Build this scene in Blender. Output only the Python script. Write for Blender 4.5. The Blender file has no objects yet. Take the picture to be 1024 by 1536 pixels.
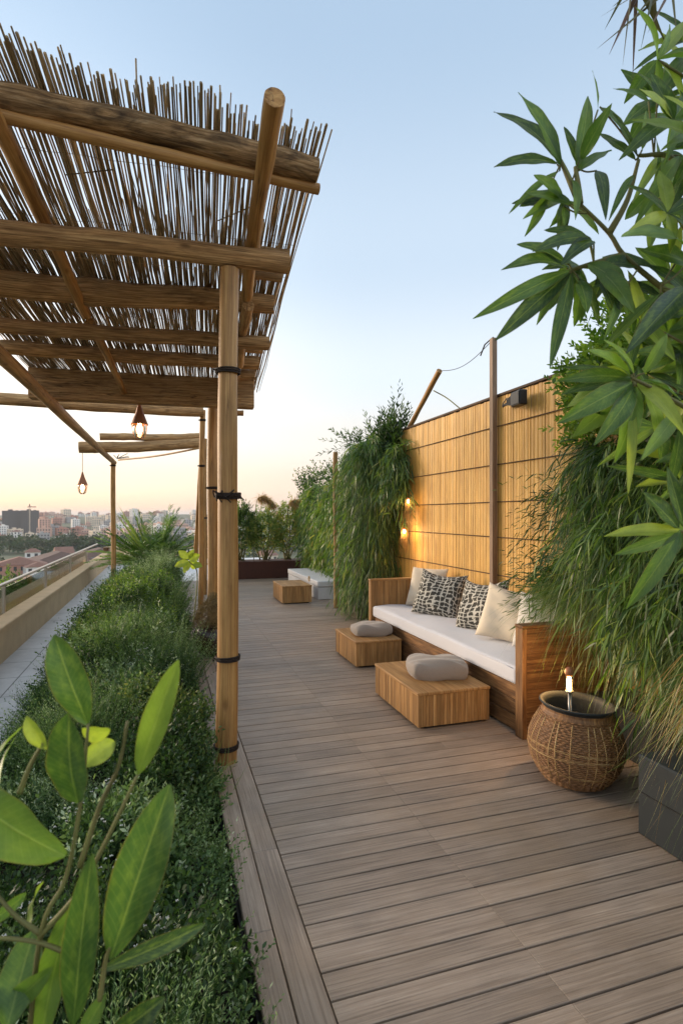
import bpy, math, random
import numpy as np
from mathutils import Vector, Matrix
random.seed(7); RS = np.random.RandomState(11)
S = bpy.context.scene; C = S.collection
rad = math.radians
# ---------------------------------------------------------------- camera geometry (used to work out real positions)
FPX = 840.0; HZ = 773.0; A0 = rad(17.6); CAMZ = 1.5
FW = np.array([math.sin(A0), math.cos(A0), 0.0]); RT = np.array([math.cos(A0), -math.sin(A0), 0.0])
def pt(x, y, d):
    return np.array([0, 0, CAMZ]) + d * (FW + RT * (x - 512) / FPX + np.array([0, 0, (HZ - y) / FPX]))
def gd(x, y, z=0.0):
    return pt(x, y, (CAMZ - z) * FPX / (y - HZ))
def onx(x, y, X):
    u = (x - 512) / FPX; return pt(x, y, X / (FW[0] + RT[0] * u))
# ---------------------------------------------------------------- node helpers
def lin(h):
    h = h.lstrip('#'); o = []
    for i in (0, 2, 4):
        c = int(h[i:i + 2], 16) / 255; o.append(c / 12.92 if c <= .04045 else ((c + .055) / 1.055) ** 2.4)
    return (*o, 1.0)
class NT:
    def __init__(s, name):
        s.m = bpy.data.materials.new(name); s.m.use_nodes = True; s.t = s.m.node_tree
        s.t.nodes.clear(); s.out = s.t.nodes.new('ShaderNodeOutputMaterial')
    def n(s, ty, **k):
        o = s.t.nodes.new(ty)
        for a, b in k.items(): setattr(o, a, b)
        return o
    def l(s, a, b): s.t.links.new(a, b)
    def set(s, sock, v):
        if isinstance(v, bpy.types.NodeSocket): s.l(v, sock)
        else: sock.default_value = v
    def uv(s): return s.n('ShaderNodeTexCoord').outputs['UV']
    def obj(s): return s.n('ShaderNodeTexCoord').outputs['Object']
    def attr(s, nm='rnd'): return s.n('ShaderNodeAttribute', attribute_name=nm).outputs['Fac']
    def mapp(s, v, sc=(1, 1, 1), loc=None, rot=None):
        o = s.n('ShaderNodeMapping'); s.l(v, o.inputs[0]); o.inputs['Scale'].default_value = sc
        if loc is not None: s.set(o.inputs['Location'], loc)
        if rot is not None: o.inputs['Rotation'].default_value = rot
        return o.outputs[0]
    def noise(s, v, sc=5, det=6, ro=.6, dist=0.):
        o = s.n('ShaderNodeTexNoise'); s.l(v, o.inputs['Vector']); o.inputs['Scale'].default_value = sc
        o.inputs['Detail'].default_value = det; o.inputs['Roughness'].default_value = ro; o.inputs['Distortion'].default_value = dist
        return o.outputs['Fac']
    def ramp(s, f, st):
        o = s.n('ShaderNodeValToRGB'); s.l(f, o.inputs[0]); e = o.color_ramp.elements
        while len(e) < len(st): e.new(.5)
        for i, (p, c) in enumerate(st):
            e[i].position = p; e[i].color = c if len(c) == 4 else (*c, 1)
        return o.outputs[0]
    def mix(s, f, a, b, bl='MIX'):
        o = s.n('ShaderNodeMix', data_type='RGBA', blend_type=bl); s.set(o.inputs[0], f); s.set(o.inputs[6], a); s.set(o.inputs[7], b)
        return o.outputs[2]
    def math(s, op, a, b=0.):
        o = s.n('ShaderNodeMath', operation=op); s.set(o.inputs[0], a); s.set(o.inputs[1], b); return o.outputs[0]
    def bump(s, h, st=.3, di=.01, nrm=None):
        o = s.n('ShaderNodeBump'); s.l(h, o.inputs['Height']); o.inputs['Strength'].default_value = st; o.inputs['Distance'].default_value = di
        if nrm: s.l(nrm, o.inputs['Normal'])
        return o.outputs[0]
    def pr(s, col, ro=.6, nrm=None, metal=0., spec=.5, **k):
        p = s.n('ShaderNodeBsdfPrincipled'); s.set(p.inputs['Base Color'], col); s.set(p.inputs['Roughness'], ro)
        p.inputs['Metallic'].default_value = metal; p.inputs['Specular IOR Level'].default_value = spec
        if nrm: s.l(nrm, p.inputs['Normal'])
        for a, b in k.items(): s.set(p.inputs[a.replace('_', ' ')], b)
        s.l(p.outputs[0], s.out.inputs[0]); return p
def g(v): return (v, v, v, 1)
def wood(name, dark, mid, light, su=60, sv=2.5, ro=.65, bs=.35, bd=.004, var=.5, blot=.5, spec=.3, blotcol=None, blotsc=1.0, big=None):
    t = NT(name); uv = t.uv(); r = t.attr()
    off = t.n('ShaderNodeCombineXYZ'); t.l(t.math('MULTIPLY', r, 37.), off.inputs[0]); t.l(t.math('MULTIPLY', r, 91.), off.inputs[1]); t.l(t.math('MULTIPLY', r, 13.), off.inputs[2])
    v = t.mapp(uv, (su, sv, 1), off.outputs[0])
    n1 = t.noise(v, 1, 8, .65, .6)
    n2 = t.noise(t.mapp(uv, (su * .18, sv * .8, 1), off.outputs[0]), 1, 4, .6, 1.5)
    c = t.ramp(n1, [(.28, lin(dark)), (.5, lin(mid)), (.72, lin(light))])
    c = t.mix(t.math('MULTIPLY', t.ramp(n2, [(.4, g(0)), (.7, g(1))]), blot), c, lin(blotcol or dark))
    n3 = t.noise(t.mapp(uv, (7 * blotsc, 3 * blotsc, 1), off.outputs[0]), 1, 5, .6)
    c = t.mix(t.math('MULTIPLY', t.ramp(n3, [(.35, g(1)), (.62, g(0))]), .45), c, t.mix(1., c, g(.55), 'MULTIPLY'))
    if big: c = t.mix(t.math('MULTIPLY', t.ramp(t.noise(t.obj(), 1.3, 4, .6, .8), [(.42, g(0)), (.68, g(1))]), .38), c, lin(big)); c = t.mix(t.math('MULTIPLY', t.ramp(t.noise(t.obj(), 2.6, 6, .7), [(.52, g(0)), (.7, g(1))]), .35), c, t.mix(1., c, g(.6), 'MULTIPLY'))
    k = t.math('ADD', t.math('MULTIPLY', r, var), 1. - var / 2)
    hs = t.n('ShaderNodeHueSaturation'); t.l(c, hs.inputs['Color']); t.l(k, hs.inputs['Value'])
    hs.inputs['Saturation'].default_value = 1.0
    t.pr(hs.outputs[0], ro, t.bump(n1, bs, bd), spec=spec); return t.m
def logwood(name, dark, mid, light, crack='#1f150e', **k):
    m = wood(name, dark, mid, light, **k); nt_ = m.node_tree; t = NT.__new__(NT); t.m = m; t.t = nt_
    p = [n for n in nt_.nodes if n.type == 'BSDF_PRINCIPLED'][0]; src = p.inputs['Base Color'].links[0].from_socket; uv = t.uv()
    cr = t.ramp(t.noise(t.mapp(uv, (26, 1.1, 1)), 1, 3, .5, .5), [(.485, g(0)), (.5, g(1)), (.515, g(0))])
    msk = t.ramp(t.noise(t.mapp(uv, (6, 1.3, 1)), 1, 2, .5), [(.5, g(0)), (.6, g(1))])
    cr = t.math('MULTIPLY', cr, msk)
    vo = t.n('ShaderNodeTexVoronoi'); t.l(t.mapp(uv, (5.5, 2.6, 1)), vo.inputs[0]); vo.inputs['Scale'].default_value = 1.2
    kn = t.ramp(vo.outputs['Distance'], [(.05, g(1)), (.14, g(0))])
    c = t.mix(t.math('MULTIPLY', cr, .8), src, lin(crack)); c = t.mix(t.math('MULTIPLY', kn, .65), c, lin(dark)); t.l(c, p.inputs['Base Color'])
    b = t.bump(t.math('ADD', cr, kn), .6, .004, p.inputs['Normal'].links[0].from_socket); nt_.nodes[b.node.name].invert = True; t.l(b, p.inputs['Normal']); return m
def leafmat(name, cols, ro=.45, trans=.35, vein=False, spec=.4, dry=None):
    """cols: list of (rnd position, hex)"""
    t = NT(name); r = t.attr()
    c = t.ramp(r, [(p, lin(h)) for p, h in cols])
    nz = t.noise(t.obj(), 9 if not vein else 25, 3, .5)
    c = t.mix(t.math('MULTIPLY', nz, .35), c, t.mix(1., c, (.6, .7, .5, 1), 'MULTIPLY'))
    nrm = None
    if vein:
        uv = t.uv(); sp = t.n('ShaderNodeSeparateXYZ'); t.l(uv, sp.inputs[0])
        du = t.math('ABSOLUTE', t.math('SUBTRACT', sp.outputs[0], .5))
        mid = t.ramp(du, [(.0, g(1)), (.035, g(0))])
        w = t.math('SINE', t.math('MULTIPLY', t.math('SUBTRACT', sp.outputs[1], t.math('MULTIPLY', du, .32)), 105.))
        side = t.ramp(w, [(.78, g(0)), (1., g(1))])
        c = t.mix(t.math('MULTIPLY', mid, .38), c, lin('#a9b864'))
        c = t.mix(t.math('MULTIPLY', side, .10), c, lin('#9db262'))
        n4 = t.noise(t.mapp(uv, (2, 3, 1)), 2.2, 5, .6)
        c = t.mix(t.math('MULTIPLY', t.ramp(n4, [(.48, g(0)), (.7, g(1))]), .45), c, lin('#7f9440')); n5 = t.noise(t.mapp(uv, (3, 5, 1), (5, 3, 1)), 1.6, 6, .65); c = t.mix(t.math('MULTIPLY', t.ramp(n5, [(.45, g(0)), (.7, g(1))]), .5), c, t.mix(1., c, (.55, .62, .6, 1), 'MULTIPLY'))
        ed = t.ramp(du, [(.46, g(0)), (.5, g(1))]); c = t.mix(t.math('MULTIPLY', ed, .35), c, lin('#8c6a3a'))
        spt = t.ramp(t.noise(t.mapp(uv, (9, 22, 1)), 1.2, 3, .6), [(.68, g(0)), (.74, g(1))]); c = t.mix(t.math('MULTIPLY', spt, .45), c, lin('#5c4a24'))
        nrm = t.bump(t.math('ADD', t.math('MULTIPLY', side, .25), t.math('ADD', mid, t.math('MULTIPLY', n4, .8))), .3, .002)
    p = t.pr(c, ro, nrm, spec=spec)
    tr = t.n('ShaderNodeBsdfTranslucent'); t.l(t.mix(1., c, (1.3, 1.45, .7, 1), 'MULTIPLY'), tr.inputs[0])
    mx = t.n('ShaderNodeMixShader'); mx.inputs[0].default_value = trans; t.l(p.outputs[0], mx.inputs[1]); t.l(tr.outputs[0], mx.inputs[2])
    t.l(mx.outputs[0], t.out.inputs[0]); return t.m
def plain(name, hexc, ro=.7, sc=8, amt=.25, bs=.2, bd=.004, metal=0., spec=.4, dark=.5, **k):
    t = NT(name); n1 = t.noise(t.obj(), sc, 7, .65); n2 = t.noise(t.obj(), sc * 7, 4, .6)
    c = t.mix(t.math('MULTIPLY', t.ramp(n1, [(.35, g(0)), (.7, g(1))]), amt), lin(hexc), t.mix(1., lin(hexc), g(dark), 'MULTIPLY'))
    t.pr(c, ro, t.bump(t.math('ADD', n1, t.math('MULTIPLY', n2, .5)), bs, bd), metal, spec, **k); return t.m
def emis(name, col, st):
    t = NT(name); e = t.n('ShaderNodeEmission'); e.inputs[0].default_value = col; e.inputs[1].default_value = st
    t.l(e.outputs[0], t.out.inputs[0]); return t.m
def glassm(name, tint=(1, 1, 1, 1), op=.12, ro=.03):
    t = NT(name); a = t.n('ShaderNodeBsdfTransparent'); a.inputs[0].default_value = tint
    b = t.n('ShaderNodeBsdfGlossy'); b.inputs['Roughness'].default_value = ro
    mx = t.n('ShaderNodeMixShader'); f = t.n('ShaderNodeFresnel'); f.inputs[0].default_value = 1.45
    t.l(t.math('ADD', t.math('MULTIPLY', f.outputs[0], .8), op * .3), mx.inputs[0])
    t.l(a.outputs[0], mx.inputs[1]); t.l(b.outputs[0], mx.inputs[2]); t.l(mx.outputs[0], t.out.inputs[0]); return t.m
# ---------------------------------------------------------------- materials
M = {}
M['log'] = logwood('weathered_log', '#5c4229', '#b88e5e', '#e2bd88', su=95, sv=3, ro=.75, bs=.8, bd=.010, var=.35, blot=.6, blotcol='#4a3220')
M['logdark'] = logwood('dark_bark_log', '#3a291b', '#9a774f', '#d0b086', su=60, sv=5, ro=.85, bs=.9, bd=.01, var=.3, blot=.8, blotcol='#231911', blotsc=1.6)
M['pole'] = logwood('honey_pole', '#734a22', '#b0824a', '#cca266', su=50, sv=2, ro=.55, bs=.35, bd=.003, var=.25, blot=.35)
M['bamboo'] = logwood('old_bamboo', '#6f4a22', '#ab7f48', '#c9a067', crack='#4a3018', su=70, sv=1.6, ro=.5, bs=.4, bd=.003, var=.2, blot=.5, spec=.4, blotcol='#7a5226')
M['reed'] = wood('reed', '#7c654b', '#ccb38c', '#ead6b0', 60, 5, .7, .5, .002, .75, .4)
_n = M['reed'].node_tree; _p = [n for n in _n.nodes if n.type == 'BSDF_PRINCIPLED'][0]; _o = [n for n in _n.nodes if n.type == 'OUTPUT_MATERIAL'][0]
_t = _n.nodes.new('ShaderNodeBsdfTranslucent'); _n.links.new(_p.inputs['Base Color'].links[0].from_socket, _t.inputs[0]); _m = _n.nodes.new('ShaderNodeMixShader'); _m.inputs[0].default_value = .42
_n.links.new(_p.outputs[0], _m.inputs[1]); _n.links.new(_t.outputs[0], _m.inputs[2]); _n.links.new(_m.outputs[0], _o.inputs[0])
M['deck'] = wood('composite_board', '#6f5e4e', '#9a8674', '#b5a18d', 150, 2.6, .5, .9, .0028, .26, .22, blotcol='#66564a', spec=.5, big='#9c8062')
M['fence'] = wood('golden_bamboo', '#b27c37', '#dba955', '#efc679', 90, 1.4, .5, .4, .003, .30, .28, spec=.35, blotcol='#9a6a30')
M['batten'] = wood('dark_batten', '#2b1d12', '#4f3824', '#6b4f35', 50, 3, .7, .4, .003, .3, .4)
M['fpost'] = wood('brown_post', '#6a523c', '#937860', '#ae947a', 70, 2, .6, .4, .003, .2, .4)
M['sofa'] = wood('dark_stained_wood', '#432b19', '#7d5835', '#a37a4c', 60, 3, .6, .6, .004, .3, .5, blotcol='#3a2213')
M['box'] = wood('reed_wood', '#70502c', '#a67c4b', '#c59d69', 80, 2.2, .5, .5, .003, .5, .35, blotcol='#7c4d24')
M['screw'] = plain('screw_head', '#4a443e', .5, 30, .2, .1, .001, metal=.4)
M['twine'] = plain('twine_dark', '#2a1d15', .8, 60, .6, .6)
def deckmats():
    t = NT('path_tile'); v = t.obj()
    n = t.noise(v, 3, 7, .65); n2 = t.noise(v, 40, 4, .6)
    br = t.n('ShaderNodeTexBrick'); t.l(t.mapp(v, (1, 1, 1)), br.inputs[0]); br.inputs['Scale'].default_value = 1.
    br.inputs['Brick Width'].default_value = .6; br.inputs['Row Height'].default_value = .6; br.inputs['Mortar Size'].default_value = .006; br.offset = 0.; br.inputs['Mortar Smooth'].default_value = .2
    c = t.ramp(n, [(.3, lin('#aeaaa6')), (.7, lin('#cdc9c4'))])
    c = t.mix(t.math('MULTIPLY', n2, .2), c, lin('#7e7a78')); c = t.mix(br.outputs['Fac'], c, lin('#6a6560'))
    t.pr(c, .6, t.bump(t.math('SUBTRACT', t.math('MULTIPLY', n2, .3), br.outputs['Fac']), .3, .003)); M['tile'] = t.m
deckmats()
M['stone'] = plain('sandstone', '#bfa27c', .8, 4, .45, .35, .006, dark=.62)
M['steel'] = plain('brushed_steel', '#b3aca3', .35, 20, .2, .1, .001, metal=.9)
M['rail_glass'] = glassm('rail_glass', (.90, .93, .92, 1), .25)
M['bulb_glass'] = glassm('bulb_glass', (.98, .95, .88, 1), .2)
M['soil'] = plain('soil', '#2a2016', .95, 14, .6, .8, .03)
M['slate'] = plain('slate_planter', '#24292a', .7, 5, .5, .3, .005, dark=.55)
M['rust'] = plain('corten_steel', '#4e2a1c', .75, 7, .5, .3, .003, dark=.5)
M['black'] = plain('black_plastic', '#161718', .45, 20, .2, .1, .001)
M['copper'] = plain('brown_metal_shade', '#96603f', .5, 25, .4, .2, .001, metal=.2)
M['concretew'] = plain('white_render', '#c9c6c3', .7, 5, .3, .2, .003, dark=.8)
def fabric(name, hexc, sc=350, bs=.5, ro=.9, wr=.3):
    t = NT(name); v = t.obj(); n = t.noise(v, sc, 2, .5); n2 = t.noise(v, 7, 4, .55)
    c = t.mix(t.math('MULTIPLY', n, .35), lin(hexc), t.mix(1., lin(hexc), g(.55), 'MULTIPLY'))
    b = t.bump(n2, wr, .02); t.pr(c, ro, t.bump(n, bs, .0015, b), spec=.15, Sheen_Weight=.3); M[name] = t.m
fabric('white_canvas', '#cdccd0'); fabric('cream_linen', '#e3d2b8'); fabric('white_linen', '#dad3c8'); fabric('grey_tweed', '#978b80', 110, 1.)
def patt():
    t = NT('patterned_fabric'); uv = t.uv()
    nz = t.n('ShaderNodeTexNoise'); t.l(uv, nz.inputs[0]); nz.inputs['Scale'].default_value = 9; nz.inputs['Detail'].default_value = 3
    off = t.n('ShaderNodeVectorMath', operation='MULTIPLY_ADD'); t.l(nz.outputs['Color'], off.inputs[0]); off.inputs[1].default_value = (.09, .09, 0); t.l(uv, off.inputs[2])
    nz.inputs['Scale'].default_value = 5; off.inputs[1].default_value = (.16, .16, 0)
    sp = t.n('ShaderNodeSeparateXYZ'); t.l(off.outputs[0], sp.inputs[0])
    br = t.noise(t.mapp(uv, (16, 16, 1)), 1, 3, .6); br2 = t.noise(t.mapp(uv, (16, 16, 1), (7, 3, 1)), 1, 3, .6)
    la = t.math('SINE', t.math('MULTIPLY', sp.outputs[0], 78.)); lb = t.math('SINE', t.math('MULTIPLY', sp.outputs[1], 92.))
    la = t.math('ADD', la, t.math('MULTIPLY', t.math('SUBTRACT', br, .5), 2.4)); lb = t.math('ADD', lb, t.math('MULTIPLY', t.math('SUBTRACT', br2, .5), 2.4))
    e = t.math('MAXIMUM', la, lb); c = t.ramp(t.math('MULTIPLY', e, .5), [(.33, lin('#4b4842')), (.40, lin('#cfc9bb'))])
    f = t.noise(t.obj(), 320, 2, .5); c = t.mix(t.math('MULTIPLY', f, .4), c, t.mix(1., c, g(.5), 'MULTIPLY'))
    t.pr(c, .9, t.bump(t.math('ADD', f, e), .5, .0015, t.bump(t.noise(t.obj(), 8, 4, .5), .35, .02)), spec=.15); M['pattern'] = t.m
patt()
def basketm():
    t = NT('woven_basket'); uv = t.uv()
    wv = t.n('ShaderNodeTexWave', bands_direction='Y'); t.l(uv, wv.inputs[0]); wv.inputs['Scale'].default_value = 9; wv.inputs['Distortion'].default_value = .8; wv.inputs['Detail'].default_value = 3
    n = t.noise(t.mapp(uv, (60, 14, 1)), 1, 5, .65); n2 = t.noise(t.mapp(uv, (9, 5, 1)), 1, 4, .6)
    c = t.ramp(n, [(.3, lin('#4a2f1c')), (.55, lin('#8c6238')), (.75, lin('#b58752'))])
    c = t.mix(t.math('MULTIPLY', t.ramp(n2, [(.4, g(0)), (.65, g(1))]), .6), c, lin('#553820'))
    t.pr(c, .6, t.bump(t.math('ADD', wv.outputs['Fac'], t.math('MULTIPLY', n, .7)), .7, .006)); M['basket'] = t.m
basketm()
M['lightreed'] = wood('split_cane', '#8d6a3e', '#b18d5a', '#cdb07d', 60, 6, .6, .4, .002, .4, .3)
M['straw'] = leafmat('dry_straw', [(0, '#6b563a'), (.5, '#8d754c'), (1, '#4c3a26')], .7, .15)
M['grass'] = leafmat('hanging_grass_blade', [(0, '#2b4420'), (.3, '#486331'), (.55, '#688245'), (.7, '#8a9a5c'), (.85, '#a89a5e'), (1, '#a07c48')], .38, .35, spec=.6)
M['ground'] = leafmat('groundcover_leaf', [(0, '#2c4322'), (.35, '#4d6638'), (.6, '#748a50'), (.85, '#9fae82'), (1, '#ccd2b8')], .55, .3)
M['groundy'] = leafmat('lime_groundcover_leaf', [(0, '#3f5c20'), (.5, '#64812d'), (1, '#90a33e')], .5, .45)
M['shrub'] = leafmat('shrub_leaf', [(0, '#24371c'), (.5, '#3d5528'), (.8, '#637538'), (1, '#8b8a4e')], .5, .35)
M['frond'] = leafmat('palm_leaflet', [(0, '#33401f'), (.5, '#5b5a32'), (1, '#5f4238')], .5, .2)
M['bamboo_leaf'] = leafmat('bamboo_leaf', [(0, '#30491f'), (.35, '#557238'), (.7, '#809648'), (.9, '#adad62'), (1, '#b89c5a')], .4, .35, spec=.55)
M['flower'] = plain('white_petals', '#cfcabd', .7, 30, .2)
M['big'] = leafmat('broad_leaf', [(0, '#2d4327'), (.35, '#496630'), (.65, '#6a863c'), (1, '#b0b848')], .36, .48, True, .5)
M['stem'] = wood('green_brown_stem', '#4b4426', '#6f6a3c', '#8a9150', 80, 6, .6, .4, .002, .3, .3)
M['pampas'] = leafmat('plume', [(0, '#8d6a45'), (1, '#c29a6a')], .8, .4)
M['farleaf'] = leafmat('distant_leaf', [(0, '#1c3018'), (.6, '#34492a'), (1, '#53633a')], .7, .2)
M['land'] = plain('land', '#5d6145', .95, .02, .6, .1, .5, dark=.5)
M['roof'] = plain('clay_roof', '#8b6454', .85, .4, .4, .2, .1)
M['browroof'] = plain('brown_roof', '#6b5348', .85, .4, .4, .2, .1)
M['bglass'] = plain('window_dark', '#2c3138', .3, 1, .2, .1, .01)
WALLS = {}
for k_, h_ in dict(white='#e6e0d8', cream='#dccab2', pink='#cfa794', terracotta='#b58270', grey='#a39f9c', dark='#5b5856').items():
    WALLS[k_] = plain(k_ + '_wall', h_, .85, .3, .25, .1, .05, dark=.75)
# ---------------------------------------------------------------- geometry core
WL = {}
def link(name, me, parent, rec):
    o = bpy.data.objects.new(name, me); C.objects.link(o)
    if parent is not None:
        o.parent = parent; o.location = -WL[parent]; WL[o] = Vector((0, 0, 0))
    else:
        o.location = rec; WL[o] = Vector(rec)
    return o
def mk(name, V, F, mats, parent=None, uv=None, rnd=None, mi=None, smooth=True):
    V = np.asarray(V, dtype=np.float64).reshape(-1, 3); rec = Vector((0, 0, 0))
    if parent is None:
        rec = Vector(((V[:, 0].min() + V[:, 0].max()) / 2, (V[:, 1].min() + V[:, 1].max()) / 2, V[:, 2].min())); V = V - np.array(rec)
    me = bpy.data.meshes.new(name)
    if isinstance(F, np.ndarray):
        nf, k = F.shape; me.vertices.add(len(V)); me.vertices.foreach_set('co', V.ravel())
        me.loops.add(nf * k); me.loops.foreach_set('vertex_index', F.ravel().astype(np.int32))
        me.polygons.add(nf); me.polygons.foreach_set('loop_start', np.arange(0, nf * k, k, dtype=np.int32))
        me.polygons.foreach_set('loop_total', np.full(nf, k, dtype=np.int32)); me.update(calc_edges=True)
    else:
        me.from_pydata([tuple(v) for v in V], [], F)
    nf = len(me.polygons)
    if not isinstance(mats, (list, tuple)): mats = [mats]
    for m in mats: me.materials.append(m)
    if mi is not None: me.polygons.foreach_set('material_index', np.asarray(mi, dtype=np.int32))
    if uv is not None:
        L = me.uv_layers.new(name='UVMap'); L.data.foreach_set('uv', np.asarray(uv, dtype=np.float32).ravel())
    a = me.attributes.new('rnd', 'FLOAT', 'FACE')
    a.data.foreach_set('value', np.asarray(rnd if rnd is not None else np.full(nf, .5), dtype=np.float32))
    me.polygons.foreach_set('use_smooth', np.full(nf, smooth, dtype=bool)); me.update()
    return link(name, me, parent, rec)
class G:
    def __init__(s): s.V = []; s.F = []; s.U = []; s.R = []; s.M = []; s.mi = 0
    def face(s, idx, uvs, r): s.F.append(tuple(idx)); s.U += uvs; s.R.append(r); s.M.append(s.mi)
    def box(s, x0, x1, y0, y1, z0, z1, grain=2, r=None, mat=None, ch=0.0):
        r = random.random() if r is None else r; b = len(s.V)
        if ch <= 0:
            P = [(x, y, z) for z in (z0, z1) for y in (y0, y1) for x in (x0, x1)]
            FF = [(0, 2, 3, 1), (4, 5, 7, 6), (0, 1, 5, 4), (2, 6, 7, 3), (0, 4, 6, 2), (1, 3, 7, 5)]
        else:
            P = []; lo = (x0, y0, z0); hi = (x1, y1, z1)
            idx = {}
            for sx in (0, 1):
                for sy in (0, 1):
                    for sz in (0, 1):
                        c = [hi[i] if q else lo[i] for i, q in enumerate((sx, sy, sz))]; sg = [-1 if q else 1 for q in (sx, sy, sz)]
                        for a in range(3):
                            p = list(c)
                            for bq in range(3):
                                if bq != a: p[bq] += sg[bq] * ch
                            idx[(sx, sy, sz, a)] = len(P); P.append(tuple(p))
            FF = []
            cyc = [(0, 0), (1, 0), (1, 1), (0, 1)]
            for a in range(3):
                o1, o2 = [(1, 2), (2, 0), (0, 1)][a]
                for q in (0, 1):
                    f = []
                    for (m, n) in cyc:
                        k = [0, 0, 0]; k[a] = q; k[o1] = m; k[o2] = n; f.append(idx[(*k, a)])
                    FF.append(tuple(f if q else f[::-1]))
            for a in range(3):
                o1, o2 = [(1, 2), (2, 0), (0, 1)][a]
                for (m, n) in cyc:
                    k0 = [0, 0, 0]; k0[o1] = m; k0[o2] = n; k1 = list(k0); k1[a] = 1
                    f = [idx[(*k0, o1)], idx[(*k1, o1)], idx[(*k1, o2)], idx[(*k0, o2)]]
                    if (m + n) % 2 == 0: f = f[::-1]
                    FF.append(tuple(f))
            for sx in (0, 1):
                for sy in (0, 1):
                    for sz in (0, 1):
                        f = [idx[(sx, sy, sz, a)] for a in range(3)]
                        FF.append(tuple(f if (sx + sy + sz) % 2 else f[::-1]))
        if mat is not None: P = [tuple(mat @ Vector(p)) for p in P]; 
        Q = [(x, y, z) for (x, y, z) in P]
        o = [a for a in (0, 1, 2) if a != grain]
        src = Q if mat is None else [tuple(mat.inverted() @ Vector(p)) for p in P]
        s.V += P
        for f in FF:
            e = [max(src[i][a] for i in f) - min(src[i][a] for i in f) for a in o]
            ax = o[0] if e[0] >= e[1] else o[1]
            s.face([b + i for i in f], [(src[i][ax] + r * 5, src[i][grain] + r * 9) for i in f], r)
    def tube(s, pts, rr, seg=12, r=None, cap=True, wob=0.):
        r = random.random() if r is None else r; pts = [np.array(p, float) for p in pts]; n = len(pts); b = len(s.V)
        if not hasattr(rr, '__len__'): rr = [rr] * n
        up = None; ln = 0.
        dl = []
        for i in range(n):
            t = pts[min(i + 1, n - 1)] - pts[max(i - 1, 0)]; t /= (np.linalg.norm(t) + 1e-12)
            if up is None:
                h = np.array([0, 0, 1.]) if abs(t[2]) < .9 else np.array([1., 0, 0]); up = np.cross(np.cross(t, h), t)
            up = up - t * np.dot(up, t); up /= np.linalg.norm(up); sd = np.cross(t, up)
            if i: ln += np.linalg.norm(pts[i] - pts[i - 1])
            dl.append(ln)
            for k in range(seg):
                a = 2 * math.pi * k / seg; w = 1 + (random.uniform(-wob, wob) if wob else 0)
                s.V.append(tuple(pts[i] + (up * math.cos(a) + sd * math.sin(a)) * rr[i] * w))
        cir = 2 * math.pi * max(rr)
        for i in range(n - 1):
            for k in range(seg):
                k2 = (k + 1) % seg
                u0, u1 = cir * k / seg, cir * (k + 1) / seg
                s.face([b + i * seg + k, b + i * seg + k2, b + (i + 1) * seg + k2, b + (i + 1) * seg + k], [(u0, dl[i]), (u1, dl[i]), (u1, dl[i + 1]), (u0, dl[i + 1])], r)
        if cap:
            for i, rev in ((0, True), (n - 1, False)):
                f = [b + i * seg + k for k in range(seg)]; uvs = [(math.cos(6.283 * k / seg) * rr[i], math.sin(6.283 * k / seg) * rr[i] * 12) for k in range(seg)]
                s.face(f[::-1] if rev else f, uvs[::-1] if rev else uvs, r)
        return s
    def lathe(s, prof, c, seg=40, r=.5, mat=None, us=1.):
        b = len(s.V); n = len(prof); ln = 0; dl = [0]
        for i in range(1, n): ln += math.dist(prof[i], prof[i - 1]); dl.append(ln)
        for (q, z) in prof:
            for k in range(seg):
                a = 2 * math.pi * k / seg; p = Vector((q * math.cos(a), q * math.sin(a), z))
                if mat is not None: p = mat @ p
                s.V.append((p.x + c[0], p.y + c[1], p.z + c[2]))
        for i in range(n - 1):
            for k in range(seg):
                k2 = (k + 1) % seg
                s.face([b + i * seg + k, b + i * seg + k2, b + (i + 1) * seg + k2, b + (i + 1) * seg + k], [(us * k / seg, dl[i]), (us * (k + 1) / seg, dl[i]), (us * (k + 1) / seg, dl[i + 1]), (us * k / seg, dl[i + 1])], r)
        return s
    def build(s, name, mats, parent=None, smooth=False):
        return mk(name, s.V, s.F, mats, parent, s.U, s.R, s.M, smooth)
def smooth_by_angle(o, ang=35):
    me = o.data
    try:
        me.shade_auto_smooth
    except Exception: pass
    with bpy.context.temp_override(object=o, selected_objects=[o], active_object=o, selected_editable_objects=[o]):
        try: bpy.ops.object.shade_smooth_by_angle(angle=rad(ang))
        except Exception: me.polygons.foreach_set('use_smooth', [True] * len(me.polygons))
def tag(o, label=None, cat=None, group=None, kind=None):
    for k, v in (('label', label), ('category', cat), ('group', group), ('kind', kind)):
        if v: o[k] = v
    return o
def thing(name, label, cat, loc, group=None):
    o = bpy.data.objects.new(name, None); C.objects.link(o); o.location = Vector([float(q) for q in loc]); o.empty_display_size = .1
    WL[o] = Vector(o.location); return tag(o, label, cat, group)
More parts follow.
